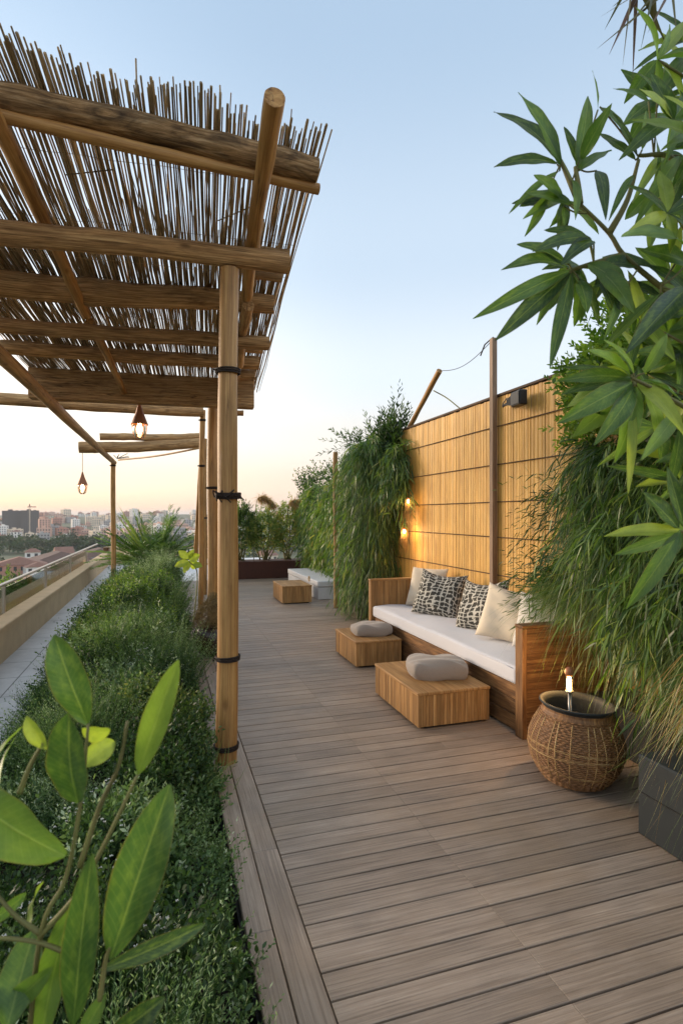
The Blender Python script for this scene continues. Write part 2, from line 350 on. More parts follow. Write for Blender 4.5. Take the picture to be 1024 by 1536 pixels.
def blades(root, d, L, W, droop, nseg=4, prof='grass', rnd=None, sidebias=None, fold=0, curl=0):
    """vectorised thin leaves; returns V, F, UV, RND"""
    N = len(root); d = d / (np.linalg.norm(d, axis=1, keepdims=True) + 1e-9)
    L = np.broadcast_to(L, (N,)); W = np.broadcast_to(W, (N,)); droop = np.broadcast_to(droop, (N,))
    t = np.linspace(0, 1, nseg + 1)
    P = root[:, None, :] + d[:, None, :] * (L[:, None] * t)[:, :, None]
    P[:, :, 2] -= (droop * L)[:, None] * t ** 2
    if curl: P += (RS.normal(0, curl, (N, 3)) * L[:, None])[:, None, :] * (t ** 2)[None, :, None]
    k = RS.normal(size=(N, 3)) if sidebias is None else sidebias
    sd = np.cross(d, k); sd /= (np.linalg.norm(sd, axis=1, keepdims=True) + 1e-9)
    if prof == 'grass': w = np.maximum(1 - t ** 1.8, .04) * (.6 + .4 * np.minimum(1, t * 5))
    else: w = np.maximum(np.sin(math.pi * np.clip(t, .02, .985) ** .8), .05)
    w = W[:, None] * w[None, :] * .5
    A = P + sd[:, None, :] * w[:, :, None]; B = P - sd[:, None, :] * w[:, :, None]
    V = np.stack([A, B], axis=2).reshape(-1, 3); n1 = nseg + 1
    base = (np.arange(N) * n1 * 2)[:, None] + (np.arange(nseg) * 2)[None, :]; base = base.reshape(-1)
    F = np.stack([base, base + 1, base + 3, base + 2], axis=1)
    v0 = np.tile(t[:-1], N); v1 = np.tile(t[1:], N); z = np.zeros_like(v0); o = np.ones_like(v0)
    UV = np.stack([z, v0, o, v0, o, v1, z, v1], axis=1)
    r = RS.rand(N) if rnd is None else np.broadcast_to(rnd, (N,))
    return V, F, UV, np.repeat(r, nseg)
def join(parts):
    Vs = []; Fs = []; Us = []; Rr = []; o = 0
    for V, F, U, r in parts: Vs.append(V); Fs.append(F + o); Us.append(U); Rr.append(r); o += len(V)
    return np.concatenate(Vs), np.concatenate(Fs), np.concatenate(Us), np.concatenate(Rr)
def foliage(name, parts, m, parent=None):
    V, F, U, r = join(parts); return mk(name, V, F, m, parent, U, np.clip(r, 0, 1), None, True)
def sprigs(base, d, L, nl, ll, lw, rb, spread=.9, droop=.1, nseg=2, lift=.25):
    """stems at base with nl leaves each"""
    N = len(base); d = d / np.linalg.norm(d, axis=1, keepdims=True); L = np.broadcast_to(L, (N,))
    t = np.tile(np.linspace(.12, 1, nl), (N, 1)) + RS.uniform(-.03, .03, (N, nl))
    P = base[:, None, :] + d[:, None, :] * (L[:, None] * t)[:, :, None]; P[:, :, 2] -= (droop * L)[:, None] * t ** 2
    az = RS.rand(N)[:, None] * 6.283 + np.arange(nl)[None, :] * 2.4
    e1 = np.cross(d, np.array([.3, .9, .1])); e1 /= np.linalg.norm(e1, axis=1, keepdims=True); e2 = np.cross(d, e1)
    out = e1[:, None, :] * np.cos(az)[:, :, None] + e2[:, None, :] * np.sin(az)[:, :, None]
    ld = out * spread + d[:, None, :] * (.45 + .7 * t[:, :, None] ** 2) + np.array([0, 0, lift])
    sc = (1.1 - .45 * t) * RS.uniform(.75, 1.25, (N, nl)); ll = np.broadcast_to(ll, (N,))[:, None]; lw = np.broadcast_to(lw, (N,))[:, None]
    r = np.broadcast_to(rb, (N,))[:, None] + RS.uniform(-.16, .16, (N, nl)) + .15 * (t - .5)
    lv = blades(P.reshape(-1, 3), ld.reshape(-1, 3), (ll * sc).ravel(), (lw * sc).ravel(), .15, nseg, 'leaf', r.ravel())
    st = blades(base, d, L, np.full(N, .003) * (1 + L), droop, 3, 'grass', np.broadcast_to(rb, (N,)) * .4)
    return [lv, st]
def big_leaf(Gm, b, tip, w, nrm=(0, 0, 1), bend=.12, fold=.25, r=.4, twist=0., shape=(.85, .8)):
    b = np.array(b, float); tip = np.array(tip, float); ax = tip - b; L = np.linalg.norm(ax); ax /= L
    n = np.array(nrm, float); n -= ax * np.dot(n, ax); n /= np.linalg.norm(n); sd = np.cross(ax, n); NS = 14; NW = 6; o = len(Gm.V)
    ph = random.uniform(0, 6)
    for i in range(NS + 1):
        t = i / NS; c = b + ax * L * t + n * L * bend * math.sin(math.pi * t) ; tw = twist * (t - .5)
        s2 = sd * math.cos(tw) + n * math.sin(tw); n2 = n * math.cos(tw) - sd * math.sin(tw)
        ww = w * max(.04, math.sin(math.pi * min(.995, max(.0, t)) ** shape[0]) ** shape[1]) * .5
        if t < .06: ww = max(w * .03, ww * .4)
        for j in range(NW + 1):
            q = j / NW * 2 - 1
            c2 = c + s2 * ww * q + n2 * (abs(q) ** 1.3) * ww * fold + n2 * (math.sin(t * 17 + q * 2 + ph) * .030 + math.sin(t * 7 + q * 3 + ph * 2) * .035) * w * abs(q)
            Gm.V.append(tuple(c2))
    for i in range(NS):
        for j in range(NW):
            a = o + i * (NW + 1) + j
            Gm.face([a, a + 1, a + NW + 2, a + NW + 1], [(j / NW, i / NS), ((j + 1) / NW, i / NS), ((j + 1) / NW, (i + 1) / NS), (j / NW, (i + 1) / NS)], r)
def curve_pts(P, n=14):
    P = [np.array(p, float) for p in P]
    if len(P) < 3: return [P[0] + (P[-1] - P[0]) * k / n for k in range(n + 1)]
    Q = [2 * P[0] - P[1]] + P + [2 * P[-1] - P[-2]]; out = []
    for i in range(1, len(Q) - 2):
        for k in range(n // (len(P) - 1) + 1):
            t = k / (n // (len(P) - 1) + 1)
            out.append(.5 * (2 * Q[i] + (Q[i + 1] - Q[i - 1]) * t + (2 * Q[i - 1] - 5 * Q[i] + 4 * Q[i + 1] - Q[i + 2]) * t * t + (3 * Q[i] - Q[i - 1] - 3 * Q[i + 1] + Q[i + 2]) * t ** 3))
    out.append(P[-1]); return out
def logpts(p0, p1, r0, r1=None, n=26, wig=.006, seg=20, knots=0, G0=None, r=None, wob=.015):
    p0 = np.array(p0, float); p1 = np.array(p1, float); r1 = r0 if r1 is None else r1; L = np.linalg.norm(p1 - p0)
    ph = [random.uniform(0, 6.28) for _ in range(6)]; pts = []; rr = []
    kn = [random.random() for _ in range(knots)]
    for i in range(n + 1):
        t = i / n; o = np.array([math.sin(t * 5 + ph[0]), math.sin(t * 4 + ph[1]), math.sin(t * 6 + ph[2])]) * wig
        o += np.array([math.sin(t * 17 + ph[3]), math.sin(t * 13 + ph[4]), math.sin(t * 19 + ph[5])]) * wig * .25
        pts.append(p0 + (p1 - p0) * t + o); q = (r0 + (r1 - r0) * t) * (1 + .03 * math.sin(t * 9 + ph[0]) + .015 * math.sin(t * 31 + ph[1]))
        for k in kn: q *= 1 + .09 * math.exp(-((t - k) * L / .05) ** 2)
        rr.append(q)
    # rounded ends
    rr[0] *= .97; rr[-1] *= .97
    G1 = G0 or G(); G1.tube(pts, rr, seg, r, True, wob); return G1
# ================================================================ THE SETTING
# terrain
def terrain_z(x, y):
    d = math.hypot(x, y)
    def ss(a, b, v): t = min(1, max(0, (v - a) / (b - a))); return t * t * (3 - 2 * t)
    z = -2.2 - 29.8 * ss(24, 110, d) + 31 * ss(650, 2300, d) + 6 * ss(2300, 4500, d)
    if d > 1500: z += 5 * math.sin(x * .0021 + 1) * ss(1500, 2600, d)
    return z
rs_ = [0, 4, 8, 14, 20, 26, 34, 44, 60, 80, 100, 130, 180, 250, 350, 500, 650, 800, 1000, 1200, 1500, 1800, 2100, 2400, 2800, 3400, 4200, 5200, 7000, 10000]
V_ = [(0, 0, terrain_z(0, 0))]; F_ = []; NA = 96
for i, r_ in enumerate(rs_[1:]):
    for k in range(NA):
        a = 2 * math.pi * k / NA; x, y = r_ * math.cos(a), r_ * math.sin(a); V_.append((x, y, terrain_z(x, y)))
for k in range(NA): F_.append((0, 1 + k, 1 + (k + 1) % NA))
for i in range(len(rs_) - 2):
    for k in range(NA):
        a = 1 + i * NA + k; b = 1 + i * NA + (k + 1) % NA; F_.append((a, a + NA, b + NA, b))
tag(mk('terrain', V_, F_, M['land']), kind='structure')
# terrace slab, path, bed soil
gg = G(); gg.box(-1.78, 3.6, -3, 22, -2.1, -.16); tag(gg.build('terrace_slab', M['concretew']), kind='structure')
gg = G(); gg.box(-1.56, -1.0, -3, 21.9, -.159, .0); tag(gg.build('path', M['tile']), kind='structure')
# deck
def deck():
    gg = G(); P = .112; y = .2; top = 0.
    xs0 = .492
    while y < 13.2:
        cuts = [xs0, 1.195, 3.45]
        if random.random() < .13: cuts.insert(1 if random.random() < .5 else 2, None)
        c2 = []
        for i, c in enumerate(cuts):
            if c is None: c2.append(random.uniform(.75, 1.0) if i == 1 else random.uniform(1.7, 2.4))
            else: c2.append(c)
        c2.sort(); jz = random.uniform(-.0008, .0008)
        for a, b in zip(c2[:-1], c2[1:]):
            gg.box(a + .0004, b - .0004, y + .0042, y + P - .0042, -.03, top + jz, 0, random.random(), ch=.0016)
        y += P
    for (a, b) in ((.283, .3755), (.3805, .4875)):
        yy = .0
        while yy < 13.2:
            ln = 2.4 + random.uniform(-.4, .2); gg.box(a, b, yy + .001, min(13.2, yy + ln) - .001, -.03, .001, 1, random.random(), ch=.003); yy += ln
    o = gg.build('deck', M['deck']); tag(o, kind='structure')
    g2 = G(); g2.box(.27, 3.5, -1, 13.3, -.155, -.034); tag(g2.build('deck_subframe', M['black']), kind='structure')
deck()
# bed soil
def bedh(X, Y):
    Y = np.asarray(Y, float); X = np.asarray(X, float)
    s = np.clip((Y - 2.2) / 5.5, 0, 1); s = s * s * (3 - 2 * s)
    h = .06 + .30 * s + .11 * np.sin(X * 4.1 + Y * 1.7) * np.cos(Y * 1.1 + .5) * (.4 + s) + .06 * np.sin(X * 8.3 - Y * 3.9 + 1) + .04 * np.sin(Y * 8.1 + X * 5)
    e = np.clip((.32 - X) / .30, 0, 1) ** .6 * np.clip((X + 1.05) / .55, 0, 1) ** .9
    return -.06 + (h + .06) * e
nx, ny = 30, 160; xs = np.linspace(-1.0, .277, nx); ys = np.linspace(-1.5, 14.5, ny); V_ = []
for yy in ys:
    for xx in xs: V_.append((xx, yy, float(bedh(xx, yy)) - .12 if xx not in (xs[0], xs[-1]) else -.13))
F_ = [(j * nx + i, j * nx + i + 1, (j + 1) * nx + i + 1, (j + 1) * nx + i) for j in range(ny - 1) for i in range(nx - 1)]
tag(mk('planting_soil', V_, F_, M['soil']), kind='structure')
# bed groundcover
def bed():
    parts = []; N = 21000
    Y = np.concatenate([RS.uniform(.1, 3.2, int(N * .34)), RS.uniform(3.2, 7.5, int(N * .42)), RS.uniform(7.5, 13.5, N - int(N * .34) - int(N * .42))])
    X = RS.uniform(-1.0, .25, len(Y)); gap = np.sin(X * 9 + 1.3 * np.sin(Y * 2.3)) * np.sin(Y * 6.1 + X * 4) ; kp = (gap < .55) | (RS.rand(len(Y)) < .35); X = X[kp]; Y = Y[kp]
    z = bedh(X, Y) - .05
    # clumps: vary tint and height in patches
    cl = np.sin(X * 5 + 2 * np.sin(Y * 1.9)) * np.cos(Y * 3.3 + X * 2) ; tint = .36 + .26 * cl + RS.uniform(-.2, .2, len(Y))
    yell = np.exp(-(((X + .38) / .28) ** 2 + ((Y - 6.7) / 1.5) ** 2)) * .25
    tint += yell
    far = np.clip(Y / 9, .0, 1.2)
    d = np.stack([RS.normal(0, .45, len(Y)) + .3 * (X > .1) - .45 * (X < -.85), RS.normal(0, .45, len(Y)), np.ones(len(Y))], 1)
    L = RS.uniform(.05, .17, len(Y)) * (.75 + .9 * far) * (1 + .6 * (RS.rand(len(Y)) < .06))
    big_ = 1 + .7 * (np.sin(X * 6.3 + Y * 2.2) * np.sin(Y * 4.4) > .25); ll = .020 * (1 + .8 * far) * big_; lw = .0085 * (1 + .8 * far) * big_
    wh = (RS.rand(len(Y)) < .05); tint = np.where(wh, .95, tint)
    parts += sprigs(np.stack([X, Y, z], 1), d, L, 13, ll, lw, tint)
    o = foliage('ground_cover', parts, M['ground']); tag(o, 'low fine-leaved dark green ground cover filling the bed beside the deck', 'ground cover', kind='stuff')
    # mixed clumps of other low plants
    A = [[], [], []]
    for k in range(70):
        cx, cy = random.uniform(-.9, .2), random.uniform(.8, 12.5); ty = random.choice([0, 0, 1, 2, 2]); rr_ = random.uniform(.08, .2) * (1 + cy * .04); n = int(130 * (rr_ / .14) ** 2)
        if cx < -.7: rr_ *= .7
        a = RS.rand(n) * 6.283; q = np.sqrt(RS.rand(n)) * rr_; X = cx + np.cos(a) * q; Yy = cy + np.sin(a) * q * 1.2; z = bedh(X, Yy) - .02
        o_ = np.stack([np.cos(a) * q / rr_ * .6, np.sin(a) * q / rr_ * .6, np.ones(n)], 1) + RS.normal(0, .18, (n, 3))
        hh = random.uniform(.12, .33) * (1 + cy * .02); b3 = np.stack([X, Yy, z], 1); sc = 1 + cy * .05
        if ty == 0: A[0] += sprigs(b3, o_, RS.uniform(.6, 1.2, n) * hh, 9, .034 * sc, .015 * sc, random.uniform(.0, .7) + RS.uniform(-.1, .2, n), nseg=3)
        elif ty == 1: A[1].append(blades(b3, o_ + RS.normal(0, .25, (n, 3)), RS.uniform(.7, 1.5, n) * hh, .005 * sc, RS.uniform(.1, .7, n), 4, 'grass', random.uniform(.2, .8) + RS.uniform(-.1, .1, n), curl=.15))
        else: A[2] += sprigs(b3, o_, RS.uniform(.7, 1.4, n) * hh * 1.1, 20, .02 * sc, .004 * sc, random.uniform(.3, .8) + RS.uniform(-.1, .15, n), spread=1.1, lift=.5)
    tag(foliage('broad_leaf_clumps', A[0], M['shrub']), 'scattered low clumps with broader dark leaves within the bed', 'plants', kind='stuff')
    tag(foliage('grassy_clumps', A[1], M['grass']), 'scattered grassy clumps within the bed', 'grass', kind='stuff')
    tag(foliage('needle_leaf_clumps', A[2], M['ground']), 'scattered grey-green needle-leaved clumps within the bed', 'plants', kind='stuff')
    # lime shrubby patches
    n = 3600; Y = RS.normal(8.7, 1.2, n); X = -.36 + RS.normal(0, .22, n); X = np.clip(X, -.85, .2); z = bedh(X, Y) - .02
    d = np.stack([RS.normal(0, .4, n), RS.normal(0, .4, n), np.ones(n)], 1)
    p = sprigs(np.stack([X, Y, z], 1), d, RS.uniform(.13, .27, n), 13, .04, .014, RS.uniform(.1, .95, n))
    tag(foliage('lime_shrub', p, M['groundy']), 'bright yellow-green low shrub mounded in the middle of the bed', 'shrub')
    # grass clump
    n = 2600; a = RS.rand(n) * 6.283; q = RS.rand(n) ** .6 * .5
    root = np.stack([-.36 + np.cos(a) * q * .55, 6.0 + np.sin(a) * q * 1.6, np.full(n, .22)], 1)
    d = np.stack([np.cos(a) * .5 + RS.normal(0, .2, n), np.sin(a) * .4 + RS.normal(0, .2, n), np.ones(n)], 1)
    tag(foliage('ornamental_grass', [blades(root, d, RS.uniform(.2, .42, n), .006, RS.uniform(.2, .9, n), 5, 'grass', RS.uniform(.35, .95, n))], M['grass']), 'yellowish arching ornamental grass clump within the green bed', 'grass clump')
    # broad small plants at the near corner
    n = 420; Y = RS.uniform(.9, 2.0, n); X = RS.uniform(-.4, .25, n); z = bedh(X, Y)
    d = np.stack([RS.normal(0, .6, n), RS.normal(0, .6, n), np.ones(n)], 1)
    tag(foliage('broad_leaved_ground_plant', sprigs(np.stack([X, Y, z], 1), d, RS.uniform(.07, .13, n), 7, .035, .016, RS.uniform(.1, .6, n), nseg=3), M['shrub']), 'dark broad-leaved low plants at the front corner of the bed', 'ground plants', kind='stuff')
    # white flowers
    gg = G(); 
    for (fx, fy, nn) in ((195, 930, 26), (232, 1320, 20), (175, 1232, 16), (110, 1180, 14), (235, 1355, 12), (40, 1345, 12), (160, 1150, 14), (205, 1000, 22), (232, 872, 20)):
        c = gd(fx, fy, .25)
        for _ in range(nn):
            p = c + np.array([random.gauss(0, .05), random.gauss(0, .08), 0]); p[2] = float(bedh(p[0], p[1])) + random.uniform(.05, .13)
            for k in range(4):
                a = k * 1.57 + random.random(); q = .006; b = len(gg.V)
                gg.V += [tuple(p), (p[0] + math.cos(a) * q, p[1] + math.sin(a) * q, p[2] + .003), (p[0] + math.cos(a + .5) * q * 1.5, p[1] + math.sin(a + .5) * q * 1.5, p[2] + .001), (p[0] + math.cos(a + 1) * q, p[1] + math.sin(a + 1) * q, p[2] + .003)]
                gg.face([b, b + 1, b + 2, b + 3], [(0, 0)] * 4, .5)
    tag(gg.build('small_flowers', M['flower']), 'scattered tiny white blossoms among the ground cover', 'flowers', kind='stuff')
bed()
# parapet
pp = G(); y = -3.
prof = [(-1.56, -.155), (-1.56, .33), (-1.535, .335), (-1.535, .372), (-1.545, .38), (-1.735, .38), (-1.745, .372), (-1.745, -.155)]
def extr(gg, prof, ya, yb, r, offx=lambda y: 0):
    b = len(gg.V); n = len(prof)
    for yy in (ya, yb):
        for (x, z) in prof: gg.V.append((x + offx(yy), yy, z))
    for i in range(n - 1): gg.face([b + i, b + n + i, b + n + i + 1, b + i + 1], [(prof[i][1] + prof[i][0], ya), (prof[i][1] + prof[i][0], yb), (prof[i + 1][1] + prof[i + 1][0], yb), (prof[i + 1][1] + prof[i + 1][0], ya)], r)
    gg.face([b + i for i in range(n)], [(0, 0)] * n, r); gg.face([b + n + i for i in range(n)][::-1], [(0, 0)] * n, r)
while y < 17.5:
    extr(pp, prof, y + .002, y + 1.496, random.random()); y += 1.5
tag(pp.build('parapet_wall', M['stone']), 'low sandy stone parapet wall running along the grey path', 'wall')
# wall end, curving to the right past the path
pe = G(); cx, cy = -1.0, 18.0
arc = [(cx - .62 * math.cos(a), cy + .62 * math.sin(a)) for a in np.linspace(0, math.pi / 2, 9)] + [(.4, 18.62)]
for (x0, y0), (x1, y1) in zip(arc[:-1], arc[1:]):
    b = len(pe.V); dx, dy = x1 - x0, y1 - y0; L_ = math.hypot(dx, dy); nx_, ny_ = -dy / L_ * .09, dx / L_ * .09
    for (x, y) in ((x0, y0), (x1, y1)):
        for s_ in (-1, 1):
            for z in (-.15, .55): pe.V.append((x + s_ * nx_, y + s_ * ny_, z))
    for f in ((0, 1, 5, 4), (2, 6, 7, 3), (1, 3, 7, 5)): pe.face([b + i for i in f], [(0, 0)] * 4, .5)
tag(pe.build('curved_wall', M['stone']), 'curved sandy wall closing the far end of the grey path', 'wall')
# handrail with glass
hr = thing('glass_balustrade', 'pale metal handrail over clear glass panels outside the parapet', 'balustrade', (-1.82, 8, -.2))
gg = G(); gg.tube([(-1.82, -3, .675), (-1.82, 17.6, .675)], .021, 14, .5); gg.build('handrail', M['steel'], hr, True)
for k in range(8):
    y0 = -2.4 + 2.5 * k; gg = G(); gg.box(-1.84, -1.80, y0 - .02, y0 + .02, -.2, .656, 2, .5); gg.build('post', M['steel'], hr)
    if k < 7: gg = G(); gg.box(-1.824, -1.816, y0 + .05, y0 + 2.45, .1, .63, 2, .5); gg.build('glass_panel', M['rail_glass'], hr)
# ================================================================ PERGOLA
O = np.array([.36, 3.45, 3.07]); DS = np.array([.075, 1.0, -.091]); DT = np.array([.998, -.07, 0.])
def rp(s, t, h=0.): return O + DS * s + DT * t + np.array([0, 0, h])
def bpost(name, base, top, r, rings, parent, nodes=(), m='bamboo', r1=None, twr=1.07):
    base = np.array(base, float); top = np.array(top, float); L = top[2] - base[2]; n = 46; pts = []; rr = []
    for i in range(n + 1):
        t = i / n; z = base[2] + L * t; q = r + ((r1 or r) - r) * t
        for zn in nodes: q *= 1 + .07 * math.exp(-((z - zn) / .025) ** 2) - .03 * math.exp(-((z - zn) / .06) ** 2)
        q *= 1 + .012 * math.sin(z * 7)
        pts.append(base + (top - base) * t + np.array([math.sin(z * 2.2) * .006, math.cos(z * 1.7) * .005, 0])); rr.append(q)
    gg = G(); gg.tube(pts, rr, 28, .5, True, .004); po = gg.build(name, M[m], parent, True); smooth_by_angle(po)
    for z in rings:
        gg = G(); t = (z - base[2]) / L; c = base + (top - base) * t + np.array([math.sin(z * 2.2) * .006, math.cos(z * 1.7) * .005, 0])
        for k in range(3):
            zz = (k - 1) * .009; R_ = r * twr + .001 * k
            P = [c + np.array([math.cos(a) * R_, math.sin(a) * R_, zz + .003 * math.sin(a + k)]) for a in np.linspace(0, 2 * math.pi, 25)]
            gg.tube(P, .0055, 6, .3, False)
        P = [c + np.array([-R_ - .004, -.01, 0]), c + np.array([-R_ - .016, -.02, .006]), c + np.array([-R_ - .014, -.012, -.012])]
        gg.tube(P, .005, 6, .3)
        gg.build('binding', M['twine'], po, True)
    return po
perg = thing('pergola', 'weathered log and bamboo pergola roofed with a see-through reed mat', 'pergola', (.0, 6, 0))
zz = lambda y, d: 1.5 - d * (y - 773) / 840
b1 = gd(339, 1148); b1 = np.array([.362, 3.46, 0])
bpost('post', b1, b1 + np.array([.02, 0, 3.0]), .066, [zz(557, 3.4), zz(987, 3.4), zz(1120, 3.4)], perg, nodes=[2.37, 1.6, .63, .1], r1=.056)
# lump of twine
def beam(s, t0, t1, h, r, m='log', knots=3, name='beam', s1=None, r1=None, seg=22, wig=.008):
    gg = logpts(rp(s if s1 is None else s1, t0, h), rp(s, t1, h), r, r1, 40, wig, seg, knots); o = gg.build(name, M[m], perg, True); smooth_by_angle(o); return o
beam(-.49, -2.1, .47, .24, .064, 'logdark', 5, s1=-.82, wig=.014)
gg = logpts(rp(-.80, -2.1, .16), rp(-.47, .475, .165), .03, .03, 30, .005, 14, 2); o = gg.build('beam', M['pole'], perg, True); smooth_by_angle(o)
beam(0, -2.1, .385, .0, .070, 'log', 2, r1=.062)
gg = G(); 
beam(1.05, -2.0, .39, .215, .105, 'log', 4, r1=.078, wig=.014)
beam(1.385, -2.0, .40, .035, .06, 'log', 2)
beam(2.40, -2.0, .40, .225, .068, 'log', 2)
# splice boards at right ends
mt = Matrix.Translation(Vector([float(q) for q in rp(3.27, 0, .18)])) @ Matrix.Rotation(rad(-4.1), 4, 'Z')
gg = G(); gg.box(-2.0, .42, -.08, .08, -.18, .15, 0, .3, mt, ch=.006); gg.build('squared_beam', M['log'], perg)
for (s_, t0, t1, h, r) in ((2.75, .12, .40, .225, .05), (3.55, .10, .36, .12, .045), (3.75, .05, .33, .07, .035), (.62, .2, .42, .225, .03), (.3, .2, .43, .22, .035), (2.0, .2, .41, .22, .035)):
    beam(s_, t0, t1, h, r, 'log', 1, 'beam_stub', wig=.002)
# rafters
def rafter(t, s0, s1, r, m, h=.13, hh=None):
    gg = logpts(rp(s0, t, h), rp(s1, t, h), r, r * .9, 40, .008, 18, 4); o = gg.build('rafter', M[m], perg, True); smooth_by_angle(o)
rafter(.17, -1.054, .78, .046, 'pole'); rafter(.185, .80, 2.1, .044, 'log', .10); rafter(.17, 2.05, 3.7, .038, 'log', .13)
rafter(-1.03, -1.3, 1.3, .040, 'pole'); rafter(-1.02, 1.35, 3.42, .034, 'pole', .10)
# reed mat
def mat_():
    gg = G(); t = -2.0
    def reed(t, h, w, s0, s1, dt=0.):
        n = 9; pts = []; rr = []; a, b, c = random.uniform(0, 6), random.uniform(0, 6), random.uniform(.004, .012)
        for i in range(n + 1):
            q = i / n; s = s0 + (s1 - s0) * q; lift = .03 * math.exp(-((s - s0) / .18) ** 2) * random.uniform(.3, 1.)
            sag = .012 * math.sin(s * 6.28 / 1.1 + t * 3)
            pts.append(rp(s, t + dt * q + c * math.sin(q * 7 + a), .335 + h + sag + lift + c * .6 * math.sin(q * 9 + b))); rr.append(w * (1 - .15 * q))
        gg.tube(pts, rr, 6, None, True)
    while t < .50:
        w = random.uniform(.0028, .0052) if random.random() < .85 else .0072; tt = t
        fr = -.86 + (.25) * (tt + 1.2) / 1.7
        s0 = fr + random.gauss(0, .035) + (.05 * math.sin(tt * 9)); s0 = max(s0, fr - .12)
        reed(tt, random.uniform(-.01, .01), w, s0, 3.72 + random.gauss(0, .05) if random.random() < .8 else 3.3, random.uniform(-.02, .02))
        t += w * 2 * random.uniform(.62, 1.28)
    for _ in range(130): # second thin layer
        tt = random.uniform(-1.9, .45); s0 = random.uniform(-.75, 1.8); reed(tt, .014, random.uniform(.0028, .005), s0, s0 + random.uniform(1., 2.2), random.uniform(-.09, .09))
    # dense further bays
    for _ in range(330):
        tt = random.uniform(-2.0, .48); s0 = random.uniform(.1, .9); reed(tt, .016, random.uniform(.003, .005), s0, 3.65 + random.gauss(0, .05), random.uniform(-.03, .03))
    for _ in range(7): # broken crossing reeds
        tt = random.uniform(-1.5, .3); s = random.uniform(-.3, 2.8)
        gg.tube([rp(s, tt, .33), rp(s + random.uniform(-.2, .2), tt + random.uniform(.1, .3), .325)], .004, 5)
    for (px, y0, y1, dd) in ((204, 150, 88, 2.55), (330, 180, 128, 2.6)):
        gg.tube([pt(px, y0, dd), pt(px + 1, (y0 + y1) / 2, dd), pt(px, y1, dd)], .004, 6)
    o = gg.build('reed_mat', M['reed'], perg, True)
    gg = G() # thin weft wires / rods under the mat
    for s in (-.25, .35, .8, 1.7, 2.1, 2.9, 3.3):
        gg.tube([rp(s + random.uniform(-.01, .01), -1.7 + 2.17 * k / 14, .319 + random.uniform(-.003, .003)) for k in range(15)], .0014, 5)
    gg.build('weft_wire', M['reed'], perg, True)
mat_()
# edge beam on the left (level) and its post
gg = logpts((-1.16, 1.2, 2.66), (-1.02, 12.95, 2.64), .062, .05, 50, .018, 18, 3); o = gg.build('edge_beam', M['pole'], perg, True); smooth_by_angle(o)
lp = gd(172, 873); lp = np.array([lp[0], lp[1], 0]); bpost('post', (-1.02, 12.85, 0), (-1.02, 12.85, 2.64), .05, [2.56], perg, nodes=[.9, 1.8], m='pole')
# second post, third thin ones
p2 = pt(318.5, 773, 7.2); bpost('post', (p2[0], p2[1], 0), (p2[0] + .01, p2[1], 2.98), .066, [1.5 + 7.2 * 41 / 840], perg, nodes=[.9, 1.85, 2.5])
p3 = pt(303, 773, 8.25); bpost('post', (p3[0] - .02, p3[1], 0), (p3[0] + .01, p3[1], 3.05), .04, [1.5 + 8.25 * 74 / 840, 2.9], perg, nodes=[.7, 1.4, 2.1, 2.7], m='pole')
p4 = pt(307, 773, 10.6); bpost('post', (p4[0], p4[1], 0), (p4[0], p4[1], 2.95), .045, [1.45], perg, nodes=[.8, 1.9], m='pole')
gg = logpts(pt(293, 835, 9.3), pt(302, 690, 8.6), .035, .03, 16, .004, 12, 1); gg.build('brace', M['pole'], perg, True)
# far cross beams
def cross(xa, ya, xb, yb, da, db, r, m='log', nm='beam'):
    gg = logpts(pt(xa, ya, da), pt(xb, yb, db), r, r * .95, 40, .012, 18, 3); o = gg.build(nm, M[m], perg, True); smooth_by_angle(o); return o
cross(-190, 588, 306, 617, 7.05, 8.2, .085)
cross(118, 672, 300, 666, 9.9, 10.6, .10); cross(150, 656, 300, 655, 10.0, 10.65, .065)
gg = G(); gg.tube(curve_pts([pt(178, 690, 12.9), pt(235, 684, 11.3), pt(300, 672, 10.3)]), .018, 8); gg.build('tie_pole', M['pole'], perg, True)
gg = G(); q = pt(176, 688, 12.8)
for k in range(7): gg.tube([q, q + np.array([random.uniform(-.1, .28), random.uniform(-.1, .1), random.uniform(0, .17)])], .008, 5)
gg.build('rope_ends', M['twine'], perg)
# rope knot on near post
gg = G(); c = b1 + np.array([.012, 0, zz(745, 3.4)])
for k in range(9):
    P = []; tl = random.uniform(-.12, .12); z0 = random.uniform(-.018, .022); rr_ = .069 + random.uniform(0, .008)
    for a in np.linspace(0, 2 * math.pi, 22): P.append(c + np.array([math.cos(a) * rr_, math.sin(a) * rr_, z0 + tl * .1 * math.sin(a)]))
    gg.tube(P, .005, 6, .2, False)
for k in range(12):
    a = random.uniform(3.6, 6.1); p = c + np.array([math.cos(a) * .076, math.sin(a) * .076, random.uniform(-.02, .02)])
    gg.tube(curve_pts([p, p + np.array([random.uniform(-.03, .03), -.015, .02]), p + np.array([random.uniform(-.04, .04), -.008, -.02])], 8), .004, 5, .2)
gg.build('rope_knot', M['twine'], perg, True)
